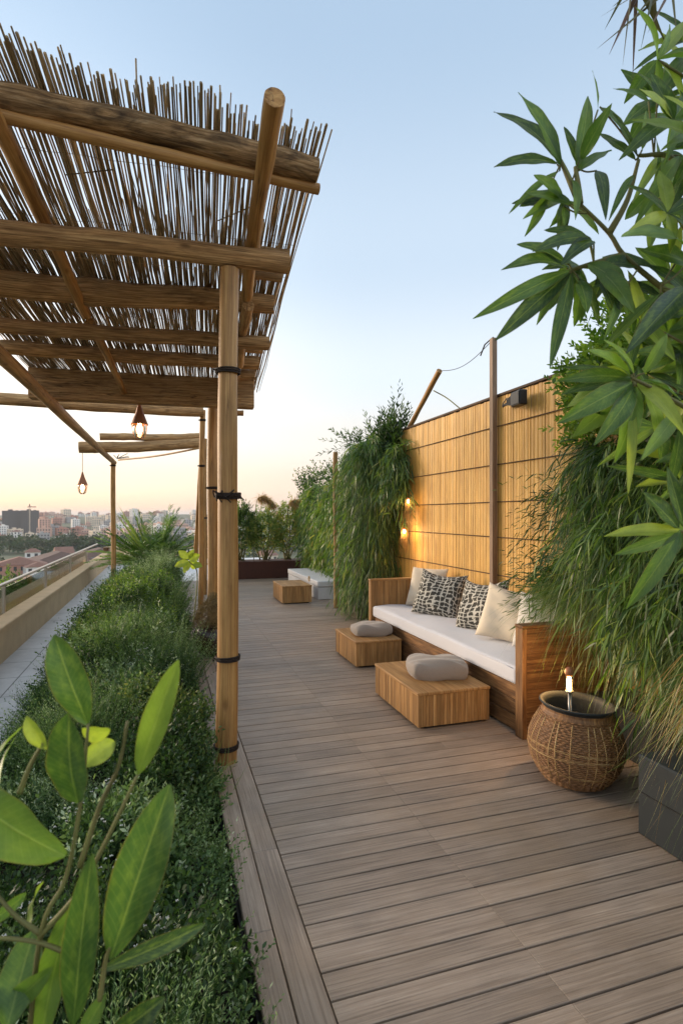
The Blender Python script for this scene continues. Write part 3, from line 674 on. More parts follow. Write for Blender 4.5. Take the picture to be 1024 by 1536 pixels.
# pendant lamps
def pendant(p, s, ctop, label):
    p = np.array(p); t = thing('pendant_lamp', label, 'pendant lamp', p, 'pendant lamps under the pergola')
    gg = G(); gg.tube([p + np.array([0, 0, .13 * s]), np.array([p[0], p[1], ctop])], .0045, 8); gg.build('cord', M['twine'], t, True)
    gg = G(); gg.lathe([(.0, .20 * s), (.014 * s, .20 * s), (.018 * s, .17 * s), (.026 * s, .155 * s), (.030 * s, .13 * s), (.056 * s, .065 * s), (.080 * s, 0), (.082 * s, -.008 * s), (.075 * s, -.006 * s), (.05 * s, .055 * s), (.0, .06 * s)], p, 28); gg.build('lamp_shade', M['copper'], t, True)
    gg = G(); gg.lathe([(.066 * s, -.008 * s), (.066 * s, -.03 * s), (.058 * s, -.09 * s), (.045 * s, -.13 * s), (.02 * s, -.148 * s), (0, -.15 * s)], p, 24); gb = gg.build('glass_jar', M['bulb_glass'], t, True)
    gg = G()
    for k in range(6):
        a = k * 1.047; gg.tube([(p[0] + math.cos(a) * q * s, p[1] + math.sin(a) * q * s, p[2] + z * s) for q, z in ((.069, -.01), (.069, -.03), (.061, -.09), (.047, -.13), (.02, -.152))], .003 * s, 5)
    gg.build('wire_cage', M['copper'], t, True)
    gg = G(); gg.lathe([(0, .03 * s), (.014 * s, .02 * s), (.015 * s, -.01 * s), (.026 * s, -.035 * s), (.029 * s, -.055 * s), (.02 * s, -.078 * s), (0, -.086 * s)], p, 16); gg.build('bulb', M['warmbulb'], t, True)
M['warmbulb'] = emis('warm_bulb', (1, .66, .32, 1), 16)
pl = pt(209.5, 636, 6.5); pendant(pl, 1.18, 2.95, 'larger lit pendant lamp with brown cone shade hanging below the squared beam')
pl2 = pt(124, 727, 9.95); pendant(pl2, 1.1, pt(124, 668, 9.95)[2], 'smaller lit pendant lamp on a long cord at the far left of the pergola')
# ================================================================ FENCE
FX = 3.15
fen = thing('bamboo_fence', 'tall golden split-bamboo fence with thin dark horizontal rods', 'fence', (FX, 4.5, 0))
gg = G(); y = .2
while y < 7.95:
    w = random.choice((.036, .044, .052, .062, .07)) * random.uniform(.85, 1.15); zt = 2.665 + random.uniform(-.006, .006); ox = random.uniform(0, .004)
    r_ = random.random()
    # slight half-round slat
    b = len(gg.V); sl = [(0, .001), (.12, -.0025), (.5, -.0035), (.88, -.0025), (1, .001)]
    for z in (0.0, zt):
        for (q, dx) in sl: gg.V.append((FX + ox + dx, y + .0007 + (w - .0014) * q, z))
    for i in range(4): gg.face([b + i, b + 5 + i, b + 6 + i, b + i + 1], [(y + w * sl[i][0], 0), (y + w * sl[i][0], zt), (y + w * sl[i + 1][0], zt), (y + w * sl[i + 1][0], 0)], r_)
    y += w
gg.build('slat_panel', M['fence'], fen, True)
gg = G(); gg.box(FX + .012, FX + .03, .2, 7.95, 0, 2.66, 2, .1); gg.build('backing', M['batten'], fen)
gg = G(); gg.box(FX - .022, FX + .04, .2, 7.96, 2.672, 2.692, 1, .6); gg.build('top_rail', M['batten'], fen)
for zr in (2.38, 2.0, 1.635, 1.285, .915, .55, .2):
    gg = logpts((FX - .014, .2, zr), (FX - .014, 7.95, zr), .005, .005, 60, .0025, 8); gg.build('horizontal_rod', M['batten'], fen, True)
pw = onx(740.5, 597, 3.11); gg = G(); gg.box(FX - .075, FX - .022, pw[1] - .03, pw[1] + .03, 0, 3.25, 2, .4, ch=.004); gg.build('fence_post', M['fpost'], fen)
pw2 = np.array([3.1, 1.6, 0]); gg = G(); gg.box(FX - .075, FX - .022, 1.57, 1.63, 0, 3.0, 2, .4, ch=.004); gg.build('fence_post', M['fpost'], fen)
# floodlight
f0 = onx(770, 602, 3.06); fl = thing('flood_light', 'small black floodlight clamped to the fence post near its top', 'floodlight', f0)
gg = G(); Mt = Matrix.Translation(Vector([float(q) for q in f0])) @ Matrix.Rotation(rad(-8), 4, 'Z')
gg.box(-.045, .03, -.20, -.03, -.065, .07, 2, .5, Mt, ch=.008); gg.box(-.052, -.046, -.19, -.04, -.05, .055, 2, .5, Mt); gg.build('lamp_housing', M['black'], fl)
gg = G()
for k in range(6): gg.box(-.04, .02, -.028 + k * .018, -.02 + k * .018, -.045 + k * .004, .05 - k * .004, 2, .5, Mt)
gg.box(-.03, .01, -.03, .09, -.02, .02, 2, .5, Mt); gg.build('heat_sink', M['black'], fl)
gg = G(); gg.box(-.012, .004, .09, .215, -.012, .012, 2, .5, Mt); gg.tube([Mt @ Vector(p) for p in ((0, .05, .03), (-.02, .1, .05), (-.03, .16, .01), (-.01, .2, -.02))], .005, 6); gg.build('bracket', M['black'], fl)
# leaning pole and wire
la = onx(606, 655, 3.2); lb = onx(659, 556, 3.2)
gg = logpts(la, lb, .03, .034, 20, .004, 14, 2); o = tag(gg.build('leaning_pole', M['pole'], None, True), 'slanted brown bamboo pole leaning above the fence end', 'pole'); smooth_by_angle(o)
pt_top = (FX - .05, pw[1], 3.24); P = []
for k in range(17):
    q = k / 16; p = np.array(lb) * (1 - q) + np.array(pt_top) * q; p[2] -= .10 * math.sin(math.pi * q) ; P.append(p)
gg = G(); gg.tube(P, .0035, 6); gg.tube([np.array(pt_top) + np.array([0, .0, .02]), np.array(pt_top) + np.array([-.02, .12, -.02]), np.array(pt_top) + np.array([-.02, .2, -.11])], .007, 6)
tag(gg.build('slack_wire', M['twine'], None, True), 'thin slack wire from the leaning pole to the fence post top', 'wire')
gg = G(); wq = onx(650, 586, 3.3); wr = onx(691, 614, 3.3); gg.tube(curve_pts([wq, (np.array(wq) * .5 + np.array(wr) * .5) + np.array([0, 0, .02]), wr]), [.003] + [.010] * 8 + [.006] * 40 if False else .008, 6)
tag(gg.build('palm_tip', M['stem'], None, True), 'thin drooping twig poking above the fence top', 'twig')
# ================================================================ SOFA
sf = thing('garden_sofa', 'long built-in wooden sofa with flat white seat mattress along the bamboo fence', 'sofa', (2.7, 4.6, 0))
SX = 2.285; SY0, SY1 = 3.2, 6.05; HT = .74
gg = G(); nb = 5
for k in range(nb): gg.box(SX + .03, 3.10, SY0, SY0 + .022, .012 + k * (HT - .012) / nb, .012 + (k + 1) * (HT - .012) / nb - .0008, 0, .3 + .08 * random.random(), ch=.0006)
gg.box(SX - .006, SX + .0295, SY0 - .004, SY0 + .08, 0, HT, 2, .95, ch=.004); gg.box(SX + .0297, 3.10, SY0 + .024, SY0 + .078, 0.01, HT - .004, 0, .2)
gg.box(SX - .006, 3.1, SY0 - .006, SY0 + .085, HT + .001, HT + .022, 0, .4, ch=.004)
gg.build('armrest', M['sofa'], sf)
gg = G(); y = SY1
gg.box(SX, 3.1, SY1 + .02, SY1 + .07, 0, HT - .001, 2, .4)
x = SX
while x < 3.08:
    w = .024 * random.uniform(.8, 1.2); gg.box(x, x + w - .002, SY1 + .003 + random.uniform(0, .003), SY1 + .018, .30, HT - .002, 2, None); x += w
yy = SY1
while yy < SY1 + .07: gg.box(SX - .012, SX - .002, yy, yy + .022, 0.01, HT - .002, 2); yy += .0235
gg.box(SX - .016, 3.1, SY1 - .004, SY1 + .076, HT, HT + .022, 0, .6, ch=.004); gg.build('armrest', M['box'], sf)
gg = G()
for k in range(3): gg.box(SX + .03, SX + .055, SY0 + .085, SY1 - .002, .012 + k * .106, .115 + k * .106, 1, None, ch=.003)
gg.box(SX + .06, 3.1, SY0 + .085, SY1 - .002, .02, .325, 1, .3); gg.build('base', M['sofa'], sf)
gg = G(); gg.box(3.04, 3.1, SY0 + .085, SY1, .33, .62, 1, .4, ch=.005); gg.build('backrest', M['sofa'], sf)
def softbox(x0, x1, y0, y1, z0, z1, e=.035, nx=20, ny=60, amp=.006):
    """closed rounded slab"""
    gg = G(); cx, cy, cz = (x0 + x1) / 2, (y0 + y1) / 2, (z0 + z1) / 2; hx, hy, hz = (x1 - x0) / 2, (y1 - y0) / 2, (z1 - z0) / 2
    def prj(u, v, w):
        c = np.array([u * hx, v * hy, w * hz]); inn = np.clip(c, -np.array([hx, hy, hz]) + e, np.array([hx, hy, hz]) - e); dd = c - inn; L = np.linalg.norm(dd)
        if L > 0: c = inn + dd / L * e
        n = amp * math.sin(3.1 * (cx + c[0]) * 4 + 2) * math.sin((cy + c[1]) * 5.3 + 1) * max(0, w)
        return (cx + c[0], cy + c[1], cz + c[2] + n)
    def ax(n, h):
        t = np.linspace(-1, 1, n); k = e / h
        return np.unique(np.concatenate([np.linspace(-1, -1 + k, 5), np.linspace(-1 + k, 1 - k, n), np.linspace(1 - k, 1, 5)]))
    X, Y, Z = ax(nx, hx), ax(ny, hy), ax(5, hz)
    for (Aq, Bq, f) in ((X, Y, lambda a, b: prj(a, b, 1)), (Y, X, lambda a, b: prj(b, a, -1)), (Y, Z, lambda a, b: prj(1, a, b)), (Z, Y, lambda a, b: prj(-1, b, a)), (Z, X, lambda a, b: prj(b, 1, a)), (X, Z, lambda a, b: prj(a, -1, b))):
        o = len(gg.V)
        for a in Aq:
            for b in Bq: gg.V.append(f(a, b))
        nb_ = len(Bq)
        for i in range(len(Aq) - 1):
            for j in range(nb_ - 1): gg.face([o + i * nb_ + j, o + (i + 1) * nb_ + j, o + (i + 1) * nb_ + j + 1, o + i * nb_ + j + 1], [(0, 0)] * 4, .5)
    return gg
cs = softbox(SX + .005, 3.035, SY0 + .088, SY1 - .005, .334, .462, .03).build('seat_mattress', M['white_canvas'], sf, True)
gg = G(); xq = SX + .006
for z in (.352, .444):
    gg.tube([(xq + .004, SY0 + .12 + (SY1 - SY0 - .15) * k / 20, z + .002 * math.sin(k)) for k in range(21)], .0045, 6)
gg.build('piping', M['white_canvas'], cs, True)
# pillows
def pillow(name, label, mat_name, c, w, h, th, nrm, up=(0, 0, 1), group=None, pinch=.07, cat='pillow', sag=0., n=26, roll=0.):
    c = np.array(c, float); nz = np.array(nrm, float); nz /= np.linalg.norm(nz); u = np.array(up, float); u -= nz * np.dot(u, nz); u /= np.linalg.norm(u); sx = np.cross(u, nz)
    if roll: u, sx = u * math.cos(roll) + sx * math.sin(roll), sx * math.cos(roll) - u * math.sin(roll)
    gg = G(); ph = random.uniform(0, 6)
    for side in (1, -1):
        o = len(gg.V)
        for i in range(n + 1):
            for j in range(n + 1):
                a = math.sin((i / n * 2 - 1) * math.pi / 2); b = math.sin((j / n * 2 - 1) * math.pi / 2)
                ea, eb = 1 - pinch * (1 - b * b) * 0 - pinch * (1 - abs(b) ** 2.2), 1 - pinch * (1 - abs(a) ** 2.2)
                # corners stay out, sides pull in
                x = w / 2 * a * (ea if True else 1); y = h / 2 * b * eb
                t = (max(0, (1 - a ** 4)) * max(0, (1 - b ** 4))) ** (.55 if pinch > 0 else .36)
                if pinch <= 0: k_ = 1 - .13 * (a * a * b * b) ** 1.0; x *= k_; y *= k_
                zq = side * th / 2 * t * (1 - .18 * b) + .010 * math.sin(a * 5 + ph + b * 3) * t + .006 * math.sin(b * 11 + a * 4 + ph) * t
                if sag: y -= sag * (1 - a * a) * max(0, b)
                p = c + sx * x + u * y + nz * zq; gg.V.append(tuple(p))
        for i in range(n):
            for j in range(n):
                q = [o + i * (n + 1) + j, o + (i + 1) * (n + 1) + j, o + (i + 1) * (n + 1) + j + 1, o + i * (n + 1) + j + 1]; uvs = [((k // (n + 1)) / n, (k % (n + 1)) / n) for k in [z - o for z in q]]
                gg.face(q if side > 0 else q[::-1], uvs if side > 0 else uvs[::-1], .5)
    o = gg.build(name, M[mat_name], None, True)
    import bmesh
    bm = bmesh.new(); bm.from_mesh(o.data); bmesh.ops.remove_doubles(bm, verts=bm.verts, dist=.0004); bm.to_mesh(o.data); bm.free()
    return tag(o, label, cat, group)
pillow('pillow', 'plain cream pillow at the far end of the sofa, behind the larger patterned one', 'cream_linen', (2.86, 5.80, .68), .46, .46, .16, (-.75, -.5, .35), group='sofa pillows')
pillow('pillow', 'dark patterned pillow with pale net lines, the one nearer the far armrest', 'pattern', (2.76, 5.30, .675), .52, .50, .20, (-.72, -.62, .42), group='sofa pillows', sag=.04, roll=.10)
pillow('pillow', 'dark patterned pillow with pale net lines, touching the near cream pillow', 'pattern', (2.78, 4.50, .685), .50, .50, .18, (-.86, -.30, .42), group='sofa pillows', sag=.05, roll=-.10)
pillow('pillow', 'cream pillow leaning against the second patterned one near the hanging grass', 'cream_linen', (2.74, 4.02, .68), .48, .48, .17, (-.70, -.55, .42), group='sofa pillows', sag=.03, roll=.12)
pillow('pillow', 'white pillow at the near end of the sofa, half hidden by hanging grass', 'white_linen', (2.80, 3.66, .69), .46, .46, .17, (-.8, -.35, .4), group='sofa pillows', sag=.03, roll=-.08)
# ================================================================ LOW TABLES
def slat_table(name, label, x0, x1, y0, y1, h, group, m='box', cat='low table', sw=.026):
    t = thing(name, label, cat, ((x0 + x1) / 2, (y0 + y1) / 2, 0), group)
    gg = G(); nb = 5; w = (x1 - x0 + .012) / nb
    gg.box(x0 - .006, x1 + .006, y0 - .006, y1 + .006, h - .022, h, 1, .6, ch=.005); gg.build('tabletop', M[m], t)
    gg = G(); gg.box(x0 + .012, x1 - .012, y0 + .012, y1 - .012, .028, h - .03, 2, .2)
    x = x0 + .001
    while x < x1 - .008:
        w = min(sw * random.uniform(.7, 1.3), x1 - x)
        for (ya, yb) in ((y0, y0 + .011), (y1 - .011, y1)): q = random.uniform(0, .0025); gg.box(x, x + w - .0015, ya + (q if ya == y0 else 0), yb - (0 if ya == y0 else q), .022, h - .0225, 2, None)
        x += w
    y = y0 + .0115
    while y < y1 - .02:
        w = min(sw * random.uniform(.7, 1.3), y1 - .0115 - y)
        for s_ in (0, 1): q = random.uniform(0, .0025); xa, xb = (x0 + q, x0 + .0115) if s_ == 0 else (x1 - .0115, x1 - q); gg.box(xa, xb, y, y + w - .0015, .022, h - .0225, 2, None)
        y += w
    gg.build('slatted_side', M[m], t)
    gg = G(); gg.box(x0 + .04, x1 - .04, y0 + .04, y1 - .04, 0, .028, 2); gg.build('plinth', M['black'], t)
slat_table('low_table', 'larger slatted wooden box table nearest the camera, under a grey cushion', 1.685, 2.25, 3.55, 4.38, .262, 'slatted wooden box tables')
slat_table('low_table', 'slatted wooden box table by the middle of the sofa, second from the camera', 1.79, 2.27, 5.17, 5.85, .262, 'slatted wooden box tables')
slat_table('low_table', 'orange-brown wooden box table far down the deck beside the white daybed', 1.90, 2.41, 9.27, 10.1, .308, 'slatted wooden box tables')
pillow('cushion', 'grey woven cushion on the nearest wooden box table', 'grey_tweed', (2.02, 3.93, .262 + .062), .46, .36, .15, (.03, -.02, 1), (.25, 1, 0), 'grey floor cushions', -.01, 'cushion')
pillow('cushion', 'grey woven cushion on the second wooden box table', 'grey_tweed', (2.07, 5.50, .262 + .05), .42, .36, .13, (0, .02, 1), (.1, 1, 0), 'grey floor cushions', -.01, 'cushion')
db = thing('daybed', 'low white box daybed with a paler lid at the far end of the deck', 'daybed', (3.0, 10.6, 0))
softbox(2.6, 3.5, 9.6, 12.1, .225, .325, .015, 10, 14, .0).build('lid', M['concretew'], db, True)
gg = G(); gg.box(2.61, 3.49, 9.61, 12.09, .0, .218, 1, .5, ch=.006); gg.build('base', M['concretew'], db)
gg = G(); c = pt(463.5, 868, 10.5); gg.tube([c + np.array([0, math.cos(a) * .045, math.sin(a) * .045]) for a in np.linspace(0, 6.283, 17)], .01, 6); gg.build('ring_handle', M['lightreed'], db, True)
# ================================================================ BASKET AND LANTERN
bc = np.array([2.215, 2.63, 0]); bk = thing('woven_basket_pot', 'round-bellied brown woven pot with dark metal rim in front of the sofa arm', 'basket pot', bc)
prof = [(0, .006), (.13, .0), (.165, .012), (.205, .06), (.238, .12), (.255, .19), (.252, .25), (.232, .31), (.205, .36), (.188, .395), (.184, .418)]
def ipf(z):
    for (a, za), (b, zb) in zip(prof[1:-1], prof[2:]):
        if za <= z <= zb: return a + (b - a) * (z - za) / (zb - za)
    return .19
TM = Matrix.Rotation(rad(2.5), 4, Vector((.3, .95, 0)))
gg = G(); gg.lathe(prof, bc, 64, .5, TM, us=1.5); gg.build('body', M['basket'], bk, True)
gg = G(); gg.lathe([(.184, .412), (.190, .424), (.200, .430), (.205, .436), (.203, .443), (.196, .443), (.178, .43), (.172, .41), (.18, .3), (.15, .15), (0, .12)], bc, 56, .5, TM); gg.build('rim', M['slate'], bk, True)
gg = G()
for k in range(24): # upright canes
    a = 2 * math.pi * k / 24 + random.uniform(-.04, .04); zs = np.linspace(.05, .37, 9); tw = random.uniform(-.08, .08)
    P = []
    for z in zs:
        q = ipf(z) + .0015; p = TM @ Vector((q * math.cos(a + tw * z * 3), q * math.sin(a + tw * z * 3), z)); P.append((p.x + bc[0], p.y + bc[1], p.z))
    gg.tube(P, [.0042] * len(P), 5, random.uniform(.1, .9))
for z in (.10, .19, .225): # hoops
    for s_ in (0, .007):
        gg.tube([tuple(np.array(TM @ Vector(((ipf(z + s_) + .002) * math.cos(a), (ipf(z + s_) + .002) * math.sin(a), z + s_ + .004 * math.sin(3 * a + z * 40)))) + bc) for a in np.linspace(0, 6.2832, 49)], .0026, 5, random.uniform(0, .6), False)
gg.build('cane_ribs', M['lightreed'], bk, True)
gg = G() # dim weave rows
for k in range(34):
    z = .022 + k * .0108; ph = k * math.pi
    gg.tube([tuple(np.array(TM @ Vector(((ipf(z) + .0006 + .0016 * math.sin(30 * a + ph)) * math.cos(a), (ipf(z) + .0006 + .0016 * math.sin(30 * a + ph)) * math.sin(a), z))) + bc) for a in np.linspace(0, 6.2832, 121)], .0042, 5, random.random(), False)
gg.build('weave', M['basket'], bk, True)
lc = pt(853, 1025, 3.22); lt = thing('candle_lantern', 'small lit glass tube lantern standing in the woven pot', 'lantern', (lc[0], lc[1], .12))
gg = G(); gg.tube([(lc[0], lc[1], .12), (lc[0], lc[1], lc[2] - .045)], .007, 8); gg.tube([(lc[0] + .02, lc[1], .12), (lc[0] + .012, lc[1], lc[2] - .045)], .004, 8)
gg.lathe([(0, -.05), (.022, -.05), (.022, -.042), (0, -.04)], lc, 20); gg.build('stem', M['steel'], lt, True)
gg = G(); gg.lathe([(.021, -.042), (.021, .075)], lc, 24); gg.build('glass_tube', M['bulb_glass'], lt, True)
gg = G(); gg.lathe([(0, -.038), (.0115, -.036), (.0125, -.02), (.0125, .02), (.010, .034), (0, .04)], lc, 16)
M['flame'] = emis('glowing_tube', (1, .60, .20, 1), 18); gg.build('glowing_tube', M['flame'], lt, True)
gg = G(); gg.lathe([(.0, .045), (.02, .046), (.023, .052), (.023, .078), (.012, .092), (0, .093)], lc, 20); gg.build('cap', M['copper'], lt, True)
def lamp(name, p, e, col=(1, .55, .2), r=.03):
    L = bpy.data.lights.new(name, 'POINT'); L.energy = e; L.color = col; L.shadow_soft_size = r; o = bpy.data.objects.new(name, L); o.location = [float(q) for q in p]; C.objects.link(o); return o
lamp('lantern_light', (lc[0] + .03, lc[1] + .16, lc[2] + .04), 2.3, r=.02)
# fence lanterns (two small glowing string lanterns by the green column)
for (px, py, lb) in ((612, 752, 'upper amber string lantern glowing beside the green column'), (606, 797, 'lower brighter amber string lantern beside the green column')):
    c = onx(px, py, 3.02); t = thing('string_lantern', lb, 'lantern', c, 'string lanterns at the fence end')
    gg = G(); gg.lathe([(0, .026), (.012, .022), (.017, .0), (.012, -.022), (0, -.026)], c, 14); gg.build('bulb', M['flame'] if py > 780 else M['warmbulb'], t, True)
    gg = G(); gg.lathe([(0, .05), (.02, .048), (.034, .036), (.03, .034), (.012, .046)], c, 14); gg.build('cap', M['copper'], t, True)
    gg = G()
    for k in range(40):
        a = random.uniform(0, 6.28); q = random.uniform(.02, .05); L_ = random.uniform(.12, .34); p = c + np.array([math.cos(a) * q, math.sin(a) * q, .03])
        gg.tube([p, p + np.array([random.gauss(0, .005), random.gauss(0, .005), -L_ * .5]), p + np.array([random.gauss(0, .012), random.gauss(0, .012), -L_])], .0018, 4)
    gg.build('fringe', M['lightreed'], t, True)
    lamp('fence_end_light', c + np.array([-.03, -.07, -.02]), 1.3 if py > 780 else .5)
c = onx(612, 828, 3.0); lamp('fence_end_light', c + np.array([-.02, -.05, 0]), .5)  # lower point light by itself, with no lantern body
# ================================================================ PLANTERS AND GREEN WALLS
gg = G(); gg.box(2.13, 3.06, -.9, 2.10, 0, .375, 1, .5, ch=.008); pk = thing('slate_planter', 'dark grey slate trough planter at the right edge under hanging grass', 'planter', (2.6, .6, 0)); gg.build('trough', M['slate'], pk)
gg = G(); gg.box(2.127, 2.1299, -.9, 2.09, .20, .206, 1, .5); gg.build('joint', M['black'], pk)
def tufts(centres, outs, nb, L, W, up=.35, spread=.45, droop=(.8, 1.6), rng=(.05, .65), nseg=6):
    N = len(centres); c = np.repeat(np.array(centres, float), nb, 0) + RS.normal(0, .02, (N * nb, 3)); o = np.repeat(np.array(outs, float), nb, 0)
    d = o + RS.normal(0, spread, (N * nb, 3)); d[:, 2] += up
    tint = np.repeat(RS.uniform(rng[0], rng[1], N), nb) + RS.normal(0, .16, N * nb)
    Ls = np.repeat(RS.uniform(.75, 1.25, N), nb) * RS.uniform(L[0], L[1], N * nb)
    return blades(c, d, Ls, RS.uniform(W[0], W[1], N * nb), RS.uniform(droop[0], droop[1], N * nb), nseg, 'grass', tint, curl=.22)
# right green wall
gw = thing('vertical_garden', 'tall wall garden of long hanging grass at the right edge beside the sofa', 'plant wall', (2.95, 2.5, .3))
gg = G(); gg.box(2.93, 3.09, 1.0, 3.36, .75, 1.93, 2, .2); gg.build('planter_panel', M['soil'], gw)
gg = G(); gg.box(2.72, 3.09, 2.14, 3.1, 0.0, .30, 2, .2); gg.build('planter_base', M['black'], gw)
def zmin(y): return min(1.12, .55 + max(0, y - 2.35) * .95)
cen = []; out = []
for _ in range(480):
    y = random.uniform(1.1, 3.3); z = random.uniform(.72, 2.02)
    if z < zmin(y): continue
    cen.append((2.93 + random.gauss(0, .04), y, z)); out.append((-1.0, random.gauss(0, .55), random.gauss(0, .35)))
for _ in range(90):
    z = random.uniform(.75, 1.95); z = max(z, 1.12); cen.append((random.uniform(2.95, 3.08), 3.32, z)); out.append((-.35, .7, 0))
P1 = tufts(cen, out, 34, (.16, .42), (.0035, .0075), .45, .45, (.8, 1.9), (.0, .60))
cen = [(random.uniform(2.66, 2.88), random.uniform(1.0, 3.0), random.uniform(.7, 1.45)) for _ in range(200)]; cen = [q for q in cen if q[2] > zmin(q[1]) + .14]
P2 = tufts(cen, [(-.8, random.gauss(0, .5), random.gauss(0, .3)) for _ in cen], 34, (.2, .42), (.003, .0055), .3, .45, (1.0, 2.2), (.1, .7))
cen = [(random.uniform(2.42, 2.9), random.uniform(1.2, 1.98), random.uniform(.74, 1.0)) for _ in range(95)]
P3 = tufts(cen, [(-.45, random.gauss(0, .3), -.3) for _ in cen], 30, (.28, .52), (.003, .0055), .0, .3, (.8, 1.3), (.5, .97))
# fronds spilling over the sofa arm
cen = [(random.uniform(2.66, 2.92), random.uniform(3.0, 3.35), random.uniform(.92, 1.06)) for _ in range(48)]
P4 = tufts(cen, [(-1, random.gauss(.2, .5), .15) for _ in cen], 36, (.22, .40), (.003, .006), .2, .32, (.5, 1.2), (.3, .7))
foliage('hanging_grass', [P1, P2, P3, P4], M['grass'], gw)
def arching(cs, outs, per, L, ll, lw, nl, tint, up=.35, droop=(.5, 1.3), sp=.35):
    b = np.repeat(np.array(cs, float), per, 0) + RS.normal(0, .04, (len(cs) * per, 3)); o_ = np.repeat(np.array(outs, float), per, 0) + RS.normal(0, sp, (len(cs) * per, 3)); o_[:, 2] += up
    r = np.repeat(RS.uniform(tint[0], tint[1], len(cs)), per); n = len(b); o_ /= np.linalg.norm(o_, axis=1, keepdims=True); Ls = RS.uniform(L[0], L[1], n); dr = RS.uniform(droop[0], droop[1], n)
    t_ = np.tile(np.linspace(.1, 1, nl), (n, 1)) + RS.uniform(-.04, .04, (n, nl)); P = b[:, None, :] + o_[:, None, :] * (Ls[:, None] * t_)[:, :, None]; P[:, :, 2] -= (dr * Ls)[:, None] * t_ ** 2
    tan = o_[:, None, :] * np.ones((1, nl, 1)); tan[:, :, 2] -= 2 * dr[:, None] * t_; tan = tan / np.linalg.norm(tan, axis=2, keepdims=True)
    ld = tan * .9 + RS.normal(0, .42, P.shape) + np.array([0, 0, -.25]); m_ = n * nl
    sc_ = RS.uniform(.6, 1.3, m_)
    return [blades(P.reshape(-1, 3), ld.reshape(-1, 3), ll * sc_, lw * sc_, RS.uniform(.05, .5, m_), 4, 'leaf', np.repeat(r, nl) + RS.normal(0, .16, m_)), blades(b, o_, Ls, .003, dr, 6, 'grass', r * .5)]
cs3 = []; os3 = []
for _ in range(330):
    y = random.uniform(1.1, 3.25); z = random.uniform(.75, 2.05)
    if z < zmin(y) + .05: continue
    cs3.append((2.88 + random.gauss(0, .05), y, z)); os3.append((-1., random.gauss(0, .5), random.gauss(0, .3)))
for _ in range(150):
    y = random.uniform(1.0, 2.9); z = random.uniform(.8, 1.5)
    if z < zmin(y) + .1: continue
    cs3.append((random.uniform(2.6, 2.85), y, z)); os3.append((-.8, random.gauss(0, .5), random.gauss(0, .3)))
foliage('bamboo_foliage', arching(cs3, os3, 6, (.18, .42), .105, .0105, 13, (.0, .62)), M['bamboo_leaf'], gw)
# bamboo-leaf sprays in front of the fence
def spray(cs, nrmy, label, n=9, L=.4, r=.2, m='shrub', ll=.09, lw=.011, nl=11):
    base = []; d = []
    for c in cs:
        for _ in range(n): base.append(c + RS.normal(0, .03, 3)); d.append(np.array([-.55, nrmy, .12]) + RS.normal(0, .34, 3))
    return sprigs(np.array(base), np.array(d), RS.uniform(L * .6, L * 1.25, len(base)), nl, ll, lw, RS.uniform(r, r + .45, len(base)), spread=.55, droop=.65, nseg=3, lift=-.4)
cs_ = [np.array([2.95, 3.6, z]) for z in (1.75, 1.6, 1.45)] + [np.array([2.9, 3.55, z]) for z in (1.2, 1.05)]
foliage('bamboo_spray', spray(cs_, .75, '', 11, .42), M['shrub'], gw)
cs2 = [np.array([2.72, y, z]) for y, z in ((3.4, 1.05), (3.3, 1.1), (3.2, .98), (3.45, .95))]
foliage('leafy_spray', spray(cs2, .35, '', 9, .34, .35), M['shrub'], gw)
# leafy yellow-green hedge above
def bushpts(c, rx, ry, rz, n, bottom=-.6):
    v = RS.normal(size=(n, 3)); v /= np.linalg.norm(v, axis=1, keepdims=True); v = v[v[:, 2] > bottom]; q = RS.uniform(.55, 1.0, (len(v), 1))
    lump = 1 + .18 * np.sin(v[:, :1] * 5 + 1) * np.cos(v[:, 1:2] * 6) + .12 * np.sin(v[:, 2:] * 9)
    return np.array(c) + v * q * lump * np.array([rx, ry, rz]), v
def bush(name, label, cat, c, r3, n, L, nl, ll, lw, tint, m, group=None, stems=True, spread=.8, up=.4):
    p, v = bushpts(c, *r3, n); t = thing(name, label, cat, (c[0], c[1], c[2] - r3[2]), group)
    d = v + np.array([0, 0, up]) + RS.normal(0, .3, v.shape)
    foliage('foliage', sprigs(p, d, RS.uniform(L * .6, L * 1.3, len(p)), nl, ll, lw, RS.uniform(tint[0], tint[1], len(p)), spread=spread, nseg=3), m, t)
    if stems:
        gg = G()
        for k in range(9):
            q = p[RS.randint(len(p))]; b = np.array([c[0] + random.gauss(0, r3[0] * .15), c[1] + random.gauss(0, r3[1] * .15), c[2] - r3[2] * 1.05]); gg.tube(curve_pts([b, (b + q) / 2 + RS.normal(0, .04, 3), q], 8), np.linspace(.012, .004, len(curve_pts([b, (b + q) / 2, q], 8))) * (1 + r3[2]), 6)
        gg.build('stems', M['stem'], t, True)
    return t
bush('leafy_climber', 'yellow-green small-leaved climber spilling over the fence top at the right', 'climber', (2.95, 2.55, 2.35), (.42, .95, .50), 2000, .12, 9, .055, .026, (.1, 1.), M['groundy'])
bush('leafy_climber', 'darker leafy climber between the hanging grass and the broad leaves', 'climber', (2.75, 2.0, 1.95), (.35, .6, .38), 700, .12, 8, .06, .024, (.0, .6), M['shrub'])
